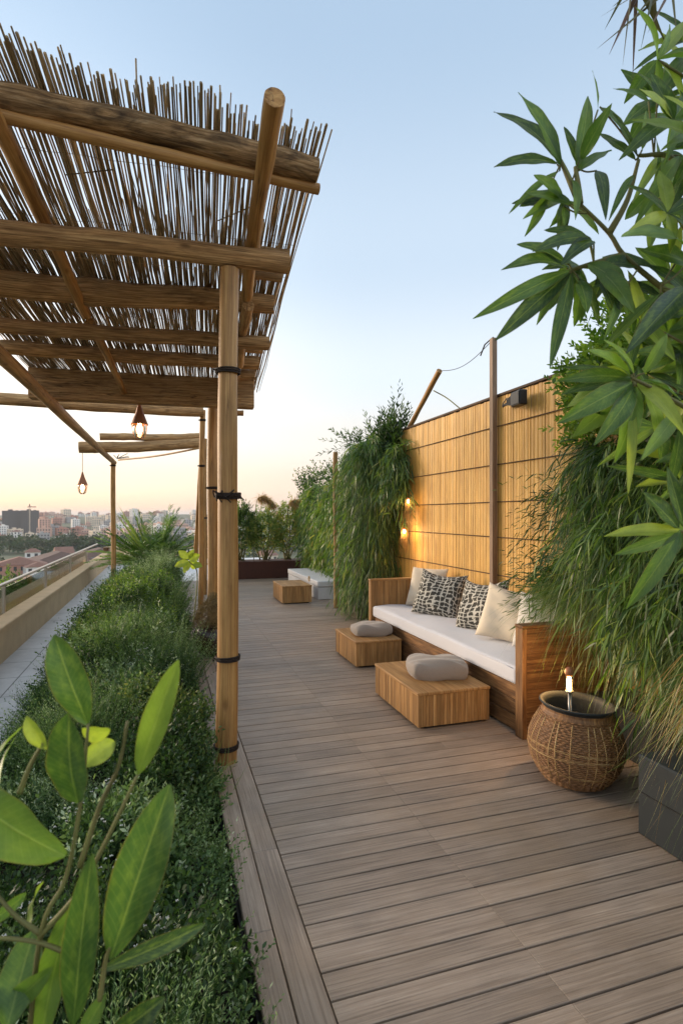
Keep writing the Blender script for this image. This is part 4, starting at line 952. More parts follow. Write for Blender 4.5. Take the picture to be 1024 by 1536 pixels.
# green column at the fence end
gc = thing('planted_column', 'column of cascading grass in a dark box at the far fence end', 'plant column', (2.9, 7.9, 0))
gg = G(); gg.box(2.66, 3.3, 7.62, 8.45, 0, .26, 2, .3); gg.build('planter_box', M['batten'], gc)
gg = G(); gg.box(2.92, 3.3, 7.6, 8.4, .3, 2.4, 2, .3); gg.build('planter_core', M['soil'], gc)
cen = []; out = []
for _ in range(430):
    z = random.uniform(.35, 2.5) ; f = random.random()
    if f < .55: cen.append((random.uniform(2.84, 3.15), 7.55, z)); out.append((-.15, -.9, 0))
    else: cen.append((2.86, random.uniform(7.5, 8.4), z)); out.append((-.75, -.25, 0))
for _ in range(50): cen.append((random.uniform(2.75, 3.2), random.uniform(7.4, 8.3), 2.5)); out.append((random.uniform(-.6, .2), -.4, .3))
out = [(a + random.gauss(0, .35), b + random.gauss(0, .3), c + random.gauss(0, .35)) for a, b, c in out]
cen0 = list(cen); K1 = tufts(cen, out, 20, (.18, .50), (.004, .008), .45, .42, (.7, 2.1), (.1, .8))
cen = [(random.uniform(3.0, 3.12), random.uniform(6.95, 7.5), random.uniform(1.9, 2.45)) for _ in range(50)]
K2 = tufts(cen, [(-.5, random.gauss(-.4, .4), random.gauss(0, .3)) for _ in cen], 12, (.2, .45), (.005, .009), .4, .45, (.9, 2.), (.15, .72)); cen2 = list(cen)
foliage('hanging_grass', [K1, K2], M['grass'], gc)
cq = [c_ for c_ in cen0[::2]]; oq = [o_ for o_ in out[::2]]; cq += cen2; oq += [(-.4, random.gauss(-.5, .4), random.gauss(0, .3)) for _ in cen2]
foliage('bamboo_foliage', arching(cq, oq, 7, (.18, .45), .13, .014, 12, (.05, .7)), M['bamboo_leaf'], gc)
# tall leafy shoots on the column
base = []; d = []; L = []
for _ in range(70): base.append((3.05 + random.gauss(0, .10), 7.5 + random.gauss(0, .22), 2.5)); d.append((random.gauss(0, .25), random.gauss(0, .3), 1)); L.append(random.uniform(.25, .65))
for (px, py) in ((603, 568), (598, 566), (590, 590), (612, 598), (577, 612), (600, 605), (588, 575), (606, 582), (618, 612), (584, 598), (570, 625)):
    q = pt(px, py, 7.75); b0 = pt(592 + random.gauss(0, 8), 672, 7.75); base.append(b0); d.append(q - b0); L.append(float(np.linalg.norm(q - b0)))
for (px, py) in ((478, 668), (490, 650), (512, 648), (530, 645), (482, 690), (500, 660), (545, 650), (640, 650)):
    q = pt(px, py, 8.5); b0 = pt(535, 668, 8.3); base.append(b0); d.append(q - b0 + np.array([0, 0, .15])); L.append(float(np.linalg.norm(q - b0)))
foliage('leafy_shoots', sprigs(np.array(base), np.array(d), np.array(L), 22, .10, .022, RS.uniform(.1, .75, len(base)), spread=.7, nseg=3), M['shrub'], gc)
bp = gd(504, 912); o = None
gg = G(); gg = logpts((bp[0], bp[1], 0), (bp[0] - .01, bp[1], 2.52), .042, .038, 40, .004, 18, 5); o = tag(gg.build('bamboo_pole', M['pole'], None, True), 'upright bamboo pole at the corner of the cascading grass column', 'pole'); smooth_by_angle(o)
# second curtain further back
g2 = thing('planted_screen', 'further screen of trailing foliage behind the bamboo pole', 'plant screen', (3.35, 11.5, 0))
gg = G(); gg.box(3.42, 3.5, 9.2, 13.0, 0, 2.0, 2, .3); gg.build('panel', M['batten'], g2)
cen = [(3.38, random.uniform(9.3, 13.0), random.uniform(.5, 2.15)) for _ in range(300)]
foliage('bamboo_foliage', arching(cen, [(-.7, random.gauss(-.2, .4), random.gauss(0, .3)) for _ in cen], 8, (.2, .45), .13, .022, 11, (.25, .8)), M['bamboo_leaf'], g2)
n = 160; bs = np.stack([RS.uniform(3.0, 3.5, n), RS.uniform(9.3, 13., n), RS.uniform(2.0, 2.35, n)], 1)
foliage('leafy_shoots', sprigs(bs, RS.normal(0, .5, (n, 3)) + np.array([-.2, -.1, .7]), RS.uniform(.2, .5, n), 12, .08, .03, RS.uniform(.1, .8, n), nseg=3), M['shrub'], g2)
# rust planter and its shrubs
gg = G(); gg.box(1.15, 3.8, 13.22, 13.9, 0, .41, 0, .5, ch=.01); tag(gg.build('corten_planter', M['rust']), 'long rust-brown steel planter closing the far end of the deck', 'planter')
for (x, y, rx, h_, lb, tn, m) in ((1.75, 13.5, .42, .62, 'dense dark shrub left of the pampas plumes in the rust planter', (.3, .9), 'shrub'), (2.35, 13.55, .40, .58, 'mid green shrub in the middle of the rust planter', (.4, 1.), 'bamboo_leaf'), (2.95, 13.6, .38, .66, 'airy twiggy shrub with yellowing leaves at the right of the rust planter', (.6, 1.), 'bamboo_leaf'), (3.5, 13.7, .4, .85, 'taller leafy shrub at the right end of the rust planter', (.3, .9), 'shrub')):
    bush('planter_shrub', lb, 'shrub', (x, y, .45 + h_), (rx, .38, h_), 900 if rx > .39 else 650, .16, 9, .06, .026, tn, M[m], 'shrubs in the rust planter', up=.7)
# agave-like blades + pampas
n = 26; a = RS.uniform(0, 6.28, n); rt = np.array([1.70, 13.4, 1.25]) + np.zeros((n, 3)); d = np.stack([np.cos(a) * .5, np.sin(a) * .5, np.ones(n)], 1)
tag(foliage('sword_leaf_plant', [blades(rt, d, RS.uniform(.45, .75, n), .055, .1, 5, 'leaf', RS.uniform(.2, .9, n))], M['shrub']), 'spiky sword-leaved plant above the rust planter, close to the post', 'spiky plant')
for (px, py, lb) in ((396, 746, 'left feathery tan pampas plume over the rust planter'), (444, 752, 'right feathery tan pampas plume over the rust planter')):
    c = pt(px, py, 13.6); t = thing('pampas_plume', lb, 'pampas grass', (c[0] - .1, c[1], .4), 'pampas plumes'); s0 = np.array([c[0] - .25, c[1], .4]); crv = curve_pts([s0, c + np.array([-.2, 0, -.25]), c + np.array([-.05, 0, .02]), c + np.array([.22, 0, -.18])], 20)
    gg = G(); gg.tube(crv, .008, 6); gg.build('stem', M['stem'], t, True)
    pp_ = np.array(crv[len(crv) // 2:]); rt = np.repeat(pp_, 60, 0); dd = RS.normal(0, .5, rt.shape) + np.array([.5, 0, -.5])
    foliage('plume', [blades(rt, dd, RS.uniform(.10, .24, len(rt)), .012, .3, 3, 'grass')], M['pampas'], t)
# dwarf palm at the end of the bed
dp = thing('dwarf_palm', 'large spiky green palm at the far end of the planting bed', 'palm', (-.25, 13.2, .1))
parts = []
for k in range(84):
    a = random.uniform(0, 6.283); el = random.uniform(.25, 1.35); L_ = random.uniform(.95, 1.55)
    dv = np.array([math.cos(a) * math.cos(el) * 1.1, math.sin(a) * math.cos(el) * .8, math.sin(el)]); b0 = np.array([-.20 + dv[0] * .1, 13.2, .35])
    t_ = np.linspace(.2, 1, 22); Pm = b0 + dv * (L_ * t_)[:, None]; Pm[:, 2] -= .35 * L_ * t_ ** 2 * math.cos(el)
    sdv = np.cross(dv, [0, 0, 1.]); sdv /= np.linalg.norm(sdv)
    for s_ in (-1, 1):
        dd = sdv * s_ * .8 + dv * .9 + np.array([0, 0, .1]) + RS.normal(0, .08, Pm.shape)
        parts.append(blades(Pm, dd, .36 * (1.15 - t_ * .75), .02, .25, 3, 'grass', random.uniform(.05, .7) + RS.uniform(-.08, .08, len(Pm))))
    parts.append(blades(b0[None], dv[None], L_, .03, .35 * math.cos(el), 8, 'grass', .3))
for k in range(8):
    a = random.uniform(1.6, 2.9); dv = np.array([-.35 - .3 * random.random(), 0, 1.]); parts.append(blades(np.array([[-.3, 13.1, .5]]), dv[None] + RS.normal(0, .12, (1, 3)), random.uniform(1.0, 1.45), .05, .05, 6, 'leaf', .8))
foliage('fronds', parts, M['bamboo_leaf'], dp)
# round pot tied at the second post, with dry grass
pc = gd(309, 962); pc = np.array([.50, 6.15, 0]); rp_ = thing('round_clay_pot', 'round dark glazed pot of dry tangled grass at the foot of the second post', 'plant pot', pc)
gg = G(); gg.lathe([(0, .01), (.09, .0), (.13, .02), (.18, .08), (.205, .16), (.20, .24), (.17, .30), (.15, .32), (.14, .30), (0, .27)], pc, 36); gg.build('pot', plain('dark_glaze', '#3d2f24', .25, 12, .6, .1), rp_, True)
n = 900; a = RS.uniform(0, 6.283, n); rt = pc + np.stack([np.cos(a) * .1, np.sin(a) * .1, RS.uniform(.2, .42, n)], 1); dd = np.stack([np.cos(a) * RS.uniform(.2, 1, n), np.sin(a) * RS.uniform(.2, 1, n), RS.uniform(-.2, 1, n)], 1)
n3 = 1500; v3 = RS.normal(size=(n3, 3)); v3 /= np.linalg.norm(v3, axis=1, keepdims=True); r3 = pc + np.array([0, 0, .40]) + v3 * np.array([.17, .17, .19]) * RS.uniform(.8, 1.05, (n3, 1)); d3 = np.cross(v3, RS.normal(size=(n3, 3)))
n2 = 260; a2 = RS.uniform(0, 6.283, n2); tp = pc + np.array([.03, .1, .62]); rt2 = tp + np.stack([np.cos(a2) * .05, np.sin(a2) * .05, RS.uniform(-.05, .05, n2)], 1); d2 = np.stack([np.cos(a2) * .4, np.sin(a2) * .4, -np.ones(n2)], 1) + RS.normal(0, .12, (n2, 3))
foliage('dry_grass', [blades(r3, d3, RS.uniform(.08, .2, n3), .0055, .1, 4, curl=.3), blades(rt2, d2, RS.uniform(.12, .24, n2), .006, .0, 4)], M['straw'], rp_)
# ================================================================ BROAD-LEAVED PLANTS CLOSE TO THE CAMERA
cam_dir = -FW
TW = G()
def leafset(gg, specs, d0, r=(.2, .7), wscale=1., bend=.10, hubs=None, shape=(.85, .8), nv=.25):
    for sp in specs:
        if hubs:
            hb = min(hubs, key=lambda h: math.hypot(h[0] - sp[0], h[1] - sp[1]))
            if math.hypot(hb[0] - sp[0], hb[1] - sp[1]) > 4: TW.tube(curve_pts([pt(hb[0], hb[1], d0), pt((hb[0] + sp[0]) / 2, (hb[1] + sp[1]) / 2 + random.uniform(-5, 5), d0), pt(sp[0], sp[1], d0)], 6), .0022, 5)
        (bx, by, tx, ty, w) = sp[:5]; dd = sp[5] if len(sp) > 5 else random.uniform(-.10, .06); rr = sp[6] if len(sp) > 6 else random.uniform(*r)
        b = pt(bx, by, d0); t = pt(tx, ty, d0 + dd); nn = -FW * random.uniform(.8, 1.2) + np.array([random.gauss(0, nv), random.gauss(0, nv), random.uniform(.1, .8) * nv * 3])
        big_leaf(gg, b, t, w * d0 / FPX * wscale, nn, bend * random.uniform(.3, 1.3) * (1 if ty > by else .7), random.uniform(.15, .45), rr, random.uniform(-.5, .5), shape)
def stemset(gg, lst, d0, r0):
    for s in lst:
        P = curve_pts([pt(x, y, d0 + (q[0] if q else 0)) for (x, y, *q) in s], 16); gg.tube(P, np.linspace(r0, r0 * .5, len(P)), 8)
# right upper shrub
D = 1.35
rb = thing('broad_leaved_tree', 'broad-leaved tree branch reaching in from the upper right against the sky', 'tree', (1.75, .75, -.1))
gg = G()
A_ = [(842, 246, 740, 168, 26), (842, 248, 777, 138, 34), (835, 246, 740, 251, 24), (838, 256, 762, 321, 12), (818, 296, 786, 355, 15), (856, 306, 786, 291, 26), (845, 300, 800, 262, 22),
      (864, 254, 881, 144, 22), (866, 250, 845, 190, 14), (870, 240, 917, 155, 22), (866, 258, 917, 226, 26), (896, 165, 888, 106, 11), (894, 256, 908, 330, 18), (899, 160, 943, 215, 24),
      (952, 240, 896, 199, 20), (955, 235, 918, 170, 18), (972, 152, 919, 133, 14), (985, 150, 955, 110, 12), (950, 262, 912, 332, 12), (1019, 233, 950, 340, 22), (962, 225, 968, 165, 14), (858, 270, 862, 330, 14), (845, 310, 845, 340, 14)]
leafset(gg, A_, D, (.05, .6), .98, .10, [(840, 246), (864, 252), (957, 235), (880, 320), (905, 345), (980, 235)])
C_ = [(855, 405, 709, 478, 24), (855, 408, 742, 511, 30), (852, 412, 804, 488, 18), (856, 410, 824, 553, 22), (858, 408, 897, 487, 22), (850, 402, 751, 405, 26), (850, 396, 775, 366, 26), (885, 358, 798, 378, 26), (880, 355, 815, 345, 18), (890, 362, 840, 398, 24),
      (868, 420, 880, 470, 24), (880, 395, 940, 440, 34), (890, 400, 950, 470, 30), (900, 420, 925, 480, 24), (905, 395, 960, 400, 30), (1030, 372, 931, 355, 40, -.2), (1030, 395, 960, 375, 30), (1030, 432, 938, 530, 34, -.15), (990, 440, 900, 528, 16), (930, 440, 905, 510, 14), (870, 430, 860, 490, 18)]
leafset(gg, C_, D - .03, (.05, .6), .98, .10, [(857, 405), (925, 378), (990, 430), (890, 395), (955, 405)])
for (hx, hy) in ((870, 402), (930, 425), (905, 385), (845, 300)):
    leafset(gg, [(hx, hy, hx + math.cos(a) * random.uniform(45, 85), hy + math.sin(a) * random.uniform(45, 85), random.uniform(18, 28)) for a in [random.uniform(.3, 3.2) for _ in range(6)]], D + .06, (.0, .6), .85, .1, [(hx, hy)])
D_ = [(947, 567, 838, 551, 22), (947, 568, 836, 572, 26), (945, 572, 841, 592, 26), (948, 574, 834, 636, 34), (950, 575, 858, 656, 36), (950, 580, 890, 668, 30), (955, 580, 921, 694, 34), (948, 600, 941, 742, 15, -.05, .95), (945, 562, 880, 524, 26), (945, 565, 850, 610, 34),
      (955, 574, 1026, 656, 26, -.1, .95), (962, 580, 985, 670, 26), (960, 570, 1020, 600, 26), (1015, 620, 960, 690, 24), (1020, 640, 1000, 740, 24), (950, 560, 905, 510, 20), (965, 560, 1000, 500, 20)]
leafset(gg, D_, D - .12, (.15, .8), .95, .1, [(948, 570), (1020, 640)])
E_ = [(1019, 796, 905, 805, 24, 0, .85), (1018, 800, 920, 832, 20, .0, .5), (1020, 795, 937, 914, 28, 0, .45), (1016, 792, 962, 738, 30, 0, .15), (1024, 790, 1000, 700, 22, 0, .2), (1022, 800, 990, 850, 18, 0, .4)]
leafset(gg, E_, D - .25, (.3, .8), bend=.05)
HUB = [(985, 90), (1010, 180), (975, 290), (1020, 340), (960, 480), (1000, 420), (1035, 60), (985, 150), (1030, 110), (1000, 225), (1050, 210), (1045, 300), (1000, 320), (1070, 380), (1040, 450), (1000, 500), (1060, 540), (1010, 575), (1070, 620), (985, 640), (1050, 690), (1020, 720), (1090, 250), (1090, 500), (1080, 800), (970, 560), (1100, 680), (1020, 530)]
for (hx, hy) in HUB: # rosettes at the right edge, each on its own twig
    dz = random.uniform(-.05, .35); n_ = random.randint(7, 11); a0 = random.uniform(0, 6.28)
    for k in range(n_):
        a = a0 + k * 6.283 / n_ + random.uniform(-.3, .3); L_ = random.uniform(60, 115)
        tx = hx + math.cos(a) * L_; ty = hy + math.sin(a) * L_ * .85
        if tx < 925 and hy < 520: continue
        leafset(gg, [(hx, hy, tx, ty, random.uniform(12, 27))], D + dz + random.uniform(-.05, .05), (.1, .9), 1.)
    q = np.array([1.9, .85, min(2.2, 1.1 + (700 - hy) * .001)]); TW.tube(curve_pts([pt(hx, hy, D + dz), (pt(hx, hy, D + dz) + pt(1200, hy + 160, D + .1)) / 2 + np.array([0, 0, .02]), pt(1200, hy + 160, D + .1)], 8), .0035, 6)
gg.build('leaves', M['big'], rb, True)
gg = TW; stemset(gg, [[(1060, 470), (1024, 452), (990, 430), (935, 383), (913, 350), (869, 306)], [(869, 306), (850, 262), (840, 240)], [(869, 306), (866, 275), (862, 250)], [(913, 350), (940, 300), (957, 240)], [(935, 383), (890, 395), (855, 405)], [(1080, 330), (1010, 240), (957, 233)]], D, .0085)
stemset(gg, [[(1130, 760), (1060, 640), (990, 590), (947, 567)], [(1100, 860), (1060, 820), (1019, 796)]], D - .15, .007)
trunk = curve_pts([(2.05, .75, -.1), (1.95, .78, .7), (1.80, .72, 1.3), pt(1130, 760, D - .15), pt(1060, 470, D)], 24); gg.tube(trunk, np.linspace(.022, .010, len(trunk)), 10)
gg.tube(curve_pts([(1.80, .72, 1.3), pt(1180, 700, D), pt(1080, 330, D)], 12), .008, 8)
gg.build('branches', M['stem'], rb, True)
# palm frond top right
pf = thing('palm_frond', 'drooping tips of a palm frond at the top right corner of the view', 'palm frond', pt(1080, -160, 1.6))
gg = G(); parts = []
for (tx, ty) in ((895, 73), (913, 82), (933, 100), (948, 120), (906, 45), (986, 84), (917, 11), (925, 60), (960, 75), (1000, 70), (1015, 60), (900, 25), (970, 50), (940, 40)):
    b = pt(970 + random.uniform(-25, 45), -40 + random.uniform(-20, 20), 1.6); t = pt(tx, ty, 1.6 + random.uniform(-.1, .1)); d_ = t - b; L_ = np.linalg.norm(d_)
    parts.append(blades(b[None], d_[None], L_, random.uniform(.012, .018), 0., 6, 'grass', random.choice([.25, .6, .95])))
foliage('leaflets', parts, M['frond'], pf)
gg.tube(curve_pts([pt(1200, -200, 1.7), pt(1080, -110, 1.6), pt(950, -45, 1.6)]), .008, 8); gg.build('rachis', M['stem'], pf, True)
# lower left plant
lp_ = thing('broad_leaved_shrub', 'large glossy broad-leaved shrub close to the camera at the lower left', 'shrub', (-.12, .55, 0)); D = .60
gg = G()
L_ = [(132, 1087, 82, 952, 54, 0, .30), (117, 1204, 104, 1070, 64, -.04, .25), (207, 1162, 268, 990, 40, -.03, .72), (165, 1440, 255, 1177, 76, .03, .30), (110, 1540, 138, 1282, 50, -.03, .28), (-60, 1180, 98, 1284, 84, -.02, .62),
      (150, 1455, 308, 1386, 30, .05, .02), (124, 1092, 164, 1100, 30, .03, .86), (118, 1150, 172, 1112, 34, .04, .84), (70, 1124, 40, 1074, 24, .0, .88), (108, 1352, 60, 1570, 50, .05, .62), (10, 1545, 52, 1395, 62, .06, .45), (160, 1560, 248, 1496, 38, .0, .02), (120, 1560, 160, 1490, 26, .0, .5),
      (45, 1390, 66, 1322, 20, .08, .75), (-20, 1390, 40, 1340, 20, .05, .3), (-15, 1150, 35, 1090, 24, .08, .7), (0, 1175, 25, 1105, 14, .08, .6), (-40, 1500, 30, 1440, 40, .08, .3), (80, 1450, 20, 1500, 34, .05, .6)]
leafset(gg, L_, D, (.3, .7), bend=.06, shape=(1.05, .62), nv=.10)
gg.build('leaves', M['big'], lp_, True)
gg = G(); stemset(gg, [[(40, 1600, .05), (62, 1400), (100, 1315), (122, 1200), (133, 1085)], [(60, 1405), (120, 1335), (175, 1230), (207, 1162)], [(120, 1300), (150, 1210), (178, 1150), (192, 1082)], [(60, 1400), (20, 1370), (-30, 1310)], [(108, 1432), (50, 1412), (-40, 1405)], [(30, 1190), (45, 1150), (66, 1112)], [(150, 1500), (158, 1445), (165, 1420)]], D, .0030)
gg.tube(curve_pts([(-.20, .6, -.05), (-.16, .58, .4), pt(30, 1650, .62)]), .006, 8); gg.build('stems', M['stem'], lp_, True)
# small lime sapling in the bed
sp_ = thing('lime_sapling', 'small sapling with a few bright lime leaves rising from the bed', 'sapling', (.12, 5.6, .2)); gg = G()
leafset(gg, [(284, 842, 262, 850, 12, .0, .98), (284, 840, 300, 832, 14, 0, 1.), (283, 838, 268, 826, 12, 0, .95), (285, 842, 276, 860, 12, 0, .98), (284, 842, 296, 852, 14, .1, .9), (284, 838, 292, 824, 10, 0, 1.), (290, 846, 304, 850, 10, 0, .9)], 5.8, bend=.05)
gg.build('leaves', M['big'], sp_, True); gg = G(); gg.tube(curve_pts([pt(290, 880, 5.8) + np.array([0, 0, -.4]), pt(296, 862, 5.8), pt(284, 842, 5.8)]), .006, 6); gg.build('stem', M['stem'], sp_, True)
# shrubs outside the parapet
for i, (X_, Y_, rx, top, lb) in enumerate(((-3.2, 10.4, 1.2, .22, 'rounded green bush just outside the parapet, nearest the camera'), (-3.4, 13.0, 1.3, .08, 'second green bush outside the parapet, counting from the camera'), (-3.6, 15.8, 1.3, -.10, 'third green bush outside the parapet, before the open view of roofs'), (-5.6, 13.5, 1.6, -.1, 'green bush behind the row along the parapet, lower down'), (-3.8, 18.8, 1.3, -.5, 'farthest green bush outside the handrail'), (-10.5, 19, 1.9, -.15, 'dark bush beyond the handrail at the far left'))):
    bush('outer_bush', lb, 'bush', (X_, Y_, top - 1.25), (rx, rx * 1.1, 1.15), 1300, .3, 10, .10, .03, (.0, .75), M['groundy'] if i in (0, 2, 4) else M['shrub'], 'bushes outside the parapet', stems=False)
# ================================================================ CITY
def building(w, d, h, wall, roofm, style, fl=3.1, bay=3.2):
    gg = G()
    mats = [wall, M['bglass'], roofm]
    def wallgrid(p0, p1, nrm):
        L_ = math.dist(p0, p1); nb_ = max(2, int(L_ / bay)); nf = max(1, int(h / fl)); ux, uy = (p1[0] - p0[0]) / L_, (p1[1] - p0[1]) / L_
        def q(a, z, o=0): return (p0[0] + ux * a - nrm[0] * o, p0[1] + uy * a - nrm[1] * o, z)
        bw = L_ / nb_; fh = h / nf
        for i in range(nb_):
            for j in range(nf):
                a0, a1 = i * bw, (i + 1) * bw; z0, z1 = j * fh, (j + 1) * fh; c0, c1 = a0 + bw * .28, a1 - bw * .28; e0, e1 = z0 + fh * .28, z0 + fh * .82
                b = len(gg.V); gg.V += [q(a0, z0), q(a1, z0), q(a1, z1), q(a0, z1), q(c0, e0), q(c1, e0), q(c1, e1), q(c0, e1), q(c0, e0, .25), q(c1, e0, .25), q(c1, e1, .25), q(c0, e1, .25)]
                for f in ((0, 1, 5, 4), (1, 2, 6, 5), (2, 3, 7, 6), (3, 0, 4, 7), (4, 5, 9, 8), (5, 6, 10, 9), (6, 7, 11, 10), (7, 4, 8, 11)): gg.mi = 0; gg.face([b + k for k in f], [(0, 0)] * 4, .5)
                gg.mi = 1; gg.face([b + 8, b + 9, b + 10, b + 11], [(0, 0)] * 4, .5)
    x, y = w / 2, d / 2
    wallgrid((-x, -y), (x, -y), (0, -1)); wallgrid((x, -y), (x, y), (1, 0)); wallgrid((x, y), (-x, y), (0, 1)); wallgrid((-x, y), (-x, -y), (-1, 0))
    if style == 'gable':
        gg.mi = 2; b = len(gg.V); k = .6; rh = w * .28; gg.V += [(-x - k, -y - k, h), (x + k, -y - k, h), (x + k, y + k, h), (-x - k, y + k, h), (0, -y - k, h + rh), (0, y + k, h + rh)]
        for f in ((0, 4, 5, 3), (1, 2, 5, 4), (0, 1, 4), (2, 3, 5), (0, 3, 2, 1)): gg.face([b + i for i in f], [(0, 0)] * len(f), .5)
    elif style == 'hip':
        gg.mi = 2; b = len(gg.V); k = .5; rh = min(w, d) * .25; gg.V += [(-x - k, -y - k, h), (x + k, -y - k, h), (x + k, y + k, h), (-x - k, y + k, h), (0, -y * .4, h + rh), (0, y * .4, h + rh)]
        for f in ((0, 1, 4), (1, 2, 5, 4), (2, 3, 5), (3, 0, 4, 5), (0, 3, 2, 1)): gg.face([b + i for i in f], [(0, 0)] * len(f), .5)
    else:
        gg.mi = 2; gg.box(-x + .3, x - .3, -y + .3, y - .3, h - .2, h + .05); gg.mi = 0
        for (a, b_, c_, d_) in ((-x, x, -y, -y + .3), (-x, x, y - .3, y), (-x, -x + .3, -y + .3, y - .3), (x - .3, x, -y + .3, y - .3)): gg.box(a, b_, c_, d_, h, h + 1.)
        gg.box(-x * .4, x * .1, -y * .3, y * .3, h + .05, h + 3.); gg.box(x * .4, x * .7, -y * .6, -y * .3, h + .05, h + 1.8)
    gg.mi = 0
    me = mk('tmp', gg.V, gg.F, mats, None, gg.U, gg.R, gg.M, False); d_ = me.data; bpy.data.objects.remove(me); WL.clear() if False else None
    return d_
KINDS = [('white', 'flat', 'white apartment block with rows of small windows in the distant city'), ('cream', 'flat', 'cream apartment block with a flat roof in the distant city'), ('pink', 'flat', 'pinkish apartment block in the distant city'), ('terracotta', 'flat', 'brick-red apartment block in the distant city'), ('grey', 'flat', 'mid-grey apartment block in the distant city'), ('white', 'hip', 'white house with a clay hipped roof in the distant city'), ('cream', 'gable', 'cream house with a clay gable roof in the distant city')]
protos = []
for ki, (wl, st, lb) in enumerate(KINDS):
    for v in range(3):
        w = random.uniform(11, 24) if st == 'flat' else random.uniform(9, 14); dd = random.uniform(9, 15); h = random.uniform(8, 18) if st == 'flat' else random.uniform(5, 8)
        protos.append((ki, building(w, dd, h, WALLS[wl], M['roof'] if st != 'flat' else random.choice([WALLS['cream'], WALLS['grey'], M['roof']]), st), h))
def put(me, x, y, rz, label, group, sc=(1, 1, 1), name='city_building', dz=0):
    o = bpy.data.objects.new(name, me); o.location = (x, y, terrain_z(x, y) - .6 + dz); o.rotation_euler = (0, 0, rz); o.scale = sc; C.objects.link(o); return tag(o, label, 'building', group)
def city_pt(u, d): p = d * (FW + RT * u); return float(p[0]), float(p[1])
placed = []
def free(x, y, r):
    for (a, b, q) in placed:
        if (a - x) ** 2 + (b - y) ** 2 < (r + q) ** 2: return False
    return True
tw = building(26, 18, 36, WALLS['dark'], WALLS['grey'], 'flat'); x, y = city_pt(-.588, 900); put(tw, x, y, .2, 'left half of the pair of tall dark grey tower blocks on the skyline', 'dark tower blocks'); placed.append((x, y, 20))
x, y = city_pt(-.555, 905); put(tw, x, y, .15, 'right half of the pair of tall dark grey tower blocks, behind the crane', 'dark tower blocks', (.95, 1, 1.02)); placed.append((x, y, 20))
x, y = city_pt(-.53, 840); put(building(15, 14, 25, WALLS['pink'], WALLS['pink'], 'flat'), x, y, .3, 'slim salmon-pink block directly right of the dark tower pair', 'city buildings'); placed.append((x, y, 16))
# crane
x, y = city_pt(-.556, 870); z0 = terrain_z(x, y); gg = G(); cr = thing('tower_crane', 'slender construction crane in front of the dark tower blocks', 'crane', (x, y, z0))
for k in range(14):
    gg.box(x - .7, x + .7, y - .7, y + .7, z0 + k * 3.1, z0 + k * 3.1 + .35)
for sx in (-.6, .6):
    for sy in (-.6, .6): gg.box(x + sx - .12, x + sx + .12, y + sy - .12, y + sy + .12, z0, z0 + 44)
gg.build('mast', WALLS['cream'], cr); gg = G(); gg.box(x - 3, x + 9, y - .5, y + .5, z0 + 42.5, z0 + 43.8); gg.box(x - .7, x + .7, y - .7, y + .7, z0 + 43.8, z0 + 47.5); gg.build('jib', M['roof'], cr)
cnt = 0; tries = 0
while cnt < 288 and tries < 9000:
    tries += 1; u = random.uniform(-.66, -.24) if cnt < 245 else random.uniform(-.24, -.05) if cnt < 262 else random.uniform(-.1, .15); r = random.random()
    d = 230 + 200 * random.random() if r < .10 else (680 + 420 * random.random() if r < .5 else 1050 + 1250 * random.random() ** 1.1)
    x, y = city_pt(u, d); ki, me, h = random.choice(protos if d > 600 else [q for q in protos if q[0] >= 5])
    s = random.uniform(.8, 1.2) * (1.25 if d > 1300 else 1.); 
    if not free(x, y, 7.5 * s): continue
    placed.append((x, y, 9 * s)); put(me, x, y, random.choice([0, 1.57]) + random.gauss(.3, .25), KINDS[ki][2], KINDS[ki][2].replace(' in the distant city', 's of the distant city'), (s, s, s * random.uniform(.85, 1.15))); cnt += 1
# big near roofs
for (u, d, w, l, h, lb, m, rz) in ((-.575, 300, 26, 16, 8, 'long low terracotta-walled hall beyond the handrail', 'terracotta', .2), (-.505, 330, 40, 24, 7, 'wide brown-roofed hall behind the terracotta one', 'cream', .5), (-.45, 270, 22, 18, 8, 'round-looking tan roofed pavilion seen above the parapet', 'cream', .9), (-.43, 350, 34, 20, 9, 'large dark brown roof just above the parapet end', 'grey', .4)):
    x, y = city_pt(u, d); put(building(w, l, h, WALLS[m], M['browroof'] if m != 'terracotta' else M['roof'], 'hip'), x, y, rz, lb, None)
# woods
def wood_belt():
    n = 150; u = RS.uniform(-.85, .05, n); d = RS.uniform(470, 640, n); parts = []
    for k in range(n):
        x, y = city_pt(u[k], d[k]); z = terrain_z(x, y); R_ = random.uniform(6, 11); v = RS.normal(size=(260, 3)); v /= np.linalg.norm(v, axis=1, keepdims=True); v[:, 2] = np.abs(v[:, 2])
        p = np.array([x, y, z + 3]) + v * RS.uniform(.6, 1, (260, 1)) * np.array([R_, R_, R_ * random.uniform(.7, 1.25)]) * (1 + .2 * np.sin(v[:, :1] * 6 + k))
        parts.append(blades(p, v + RS.normal(0, .5, v.shape), RS.uniform(1.5, 3, 260), 1.8, .2, 2, 'leaf', random.uniform(.0, .7) + RS.uniform(-.1, .2, 260)))
    for k in range(110):
        dd = random.choice([random.uniform(240, 460), random.uniform(700, 1700)]); uu = random.uniform(-.8, .0); x, y = city_pt(uu, dd); z = terrain_z(x, y); R_ = random.uniform(3, 7); v = RS.normal(size=(130, 3)); v /= np.linalg.norm(v, axis=1, keepdims=True); v[:, 2] = np.abs(v[:, 2])
        p = np.array([x, y, z + 2]) + v * RS.uniform(.6, 1, (130, 1)) * R_
        parts.append(blades(p, v + RS.normal(0, .5, v.shape), RS.uniform(1.2, 2.4, 130), 1.5, .2, 2, 'leaf', random.uniform(.0, .8) + RS.uniform(-.1, .2, 130)))
    tag(foliage('distant_wood', parts, M['farleaf']), 'dark green belt of trees crossing the city below the terrace', 'wood', kind='stuff')
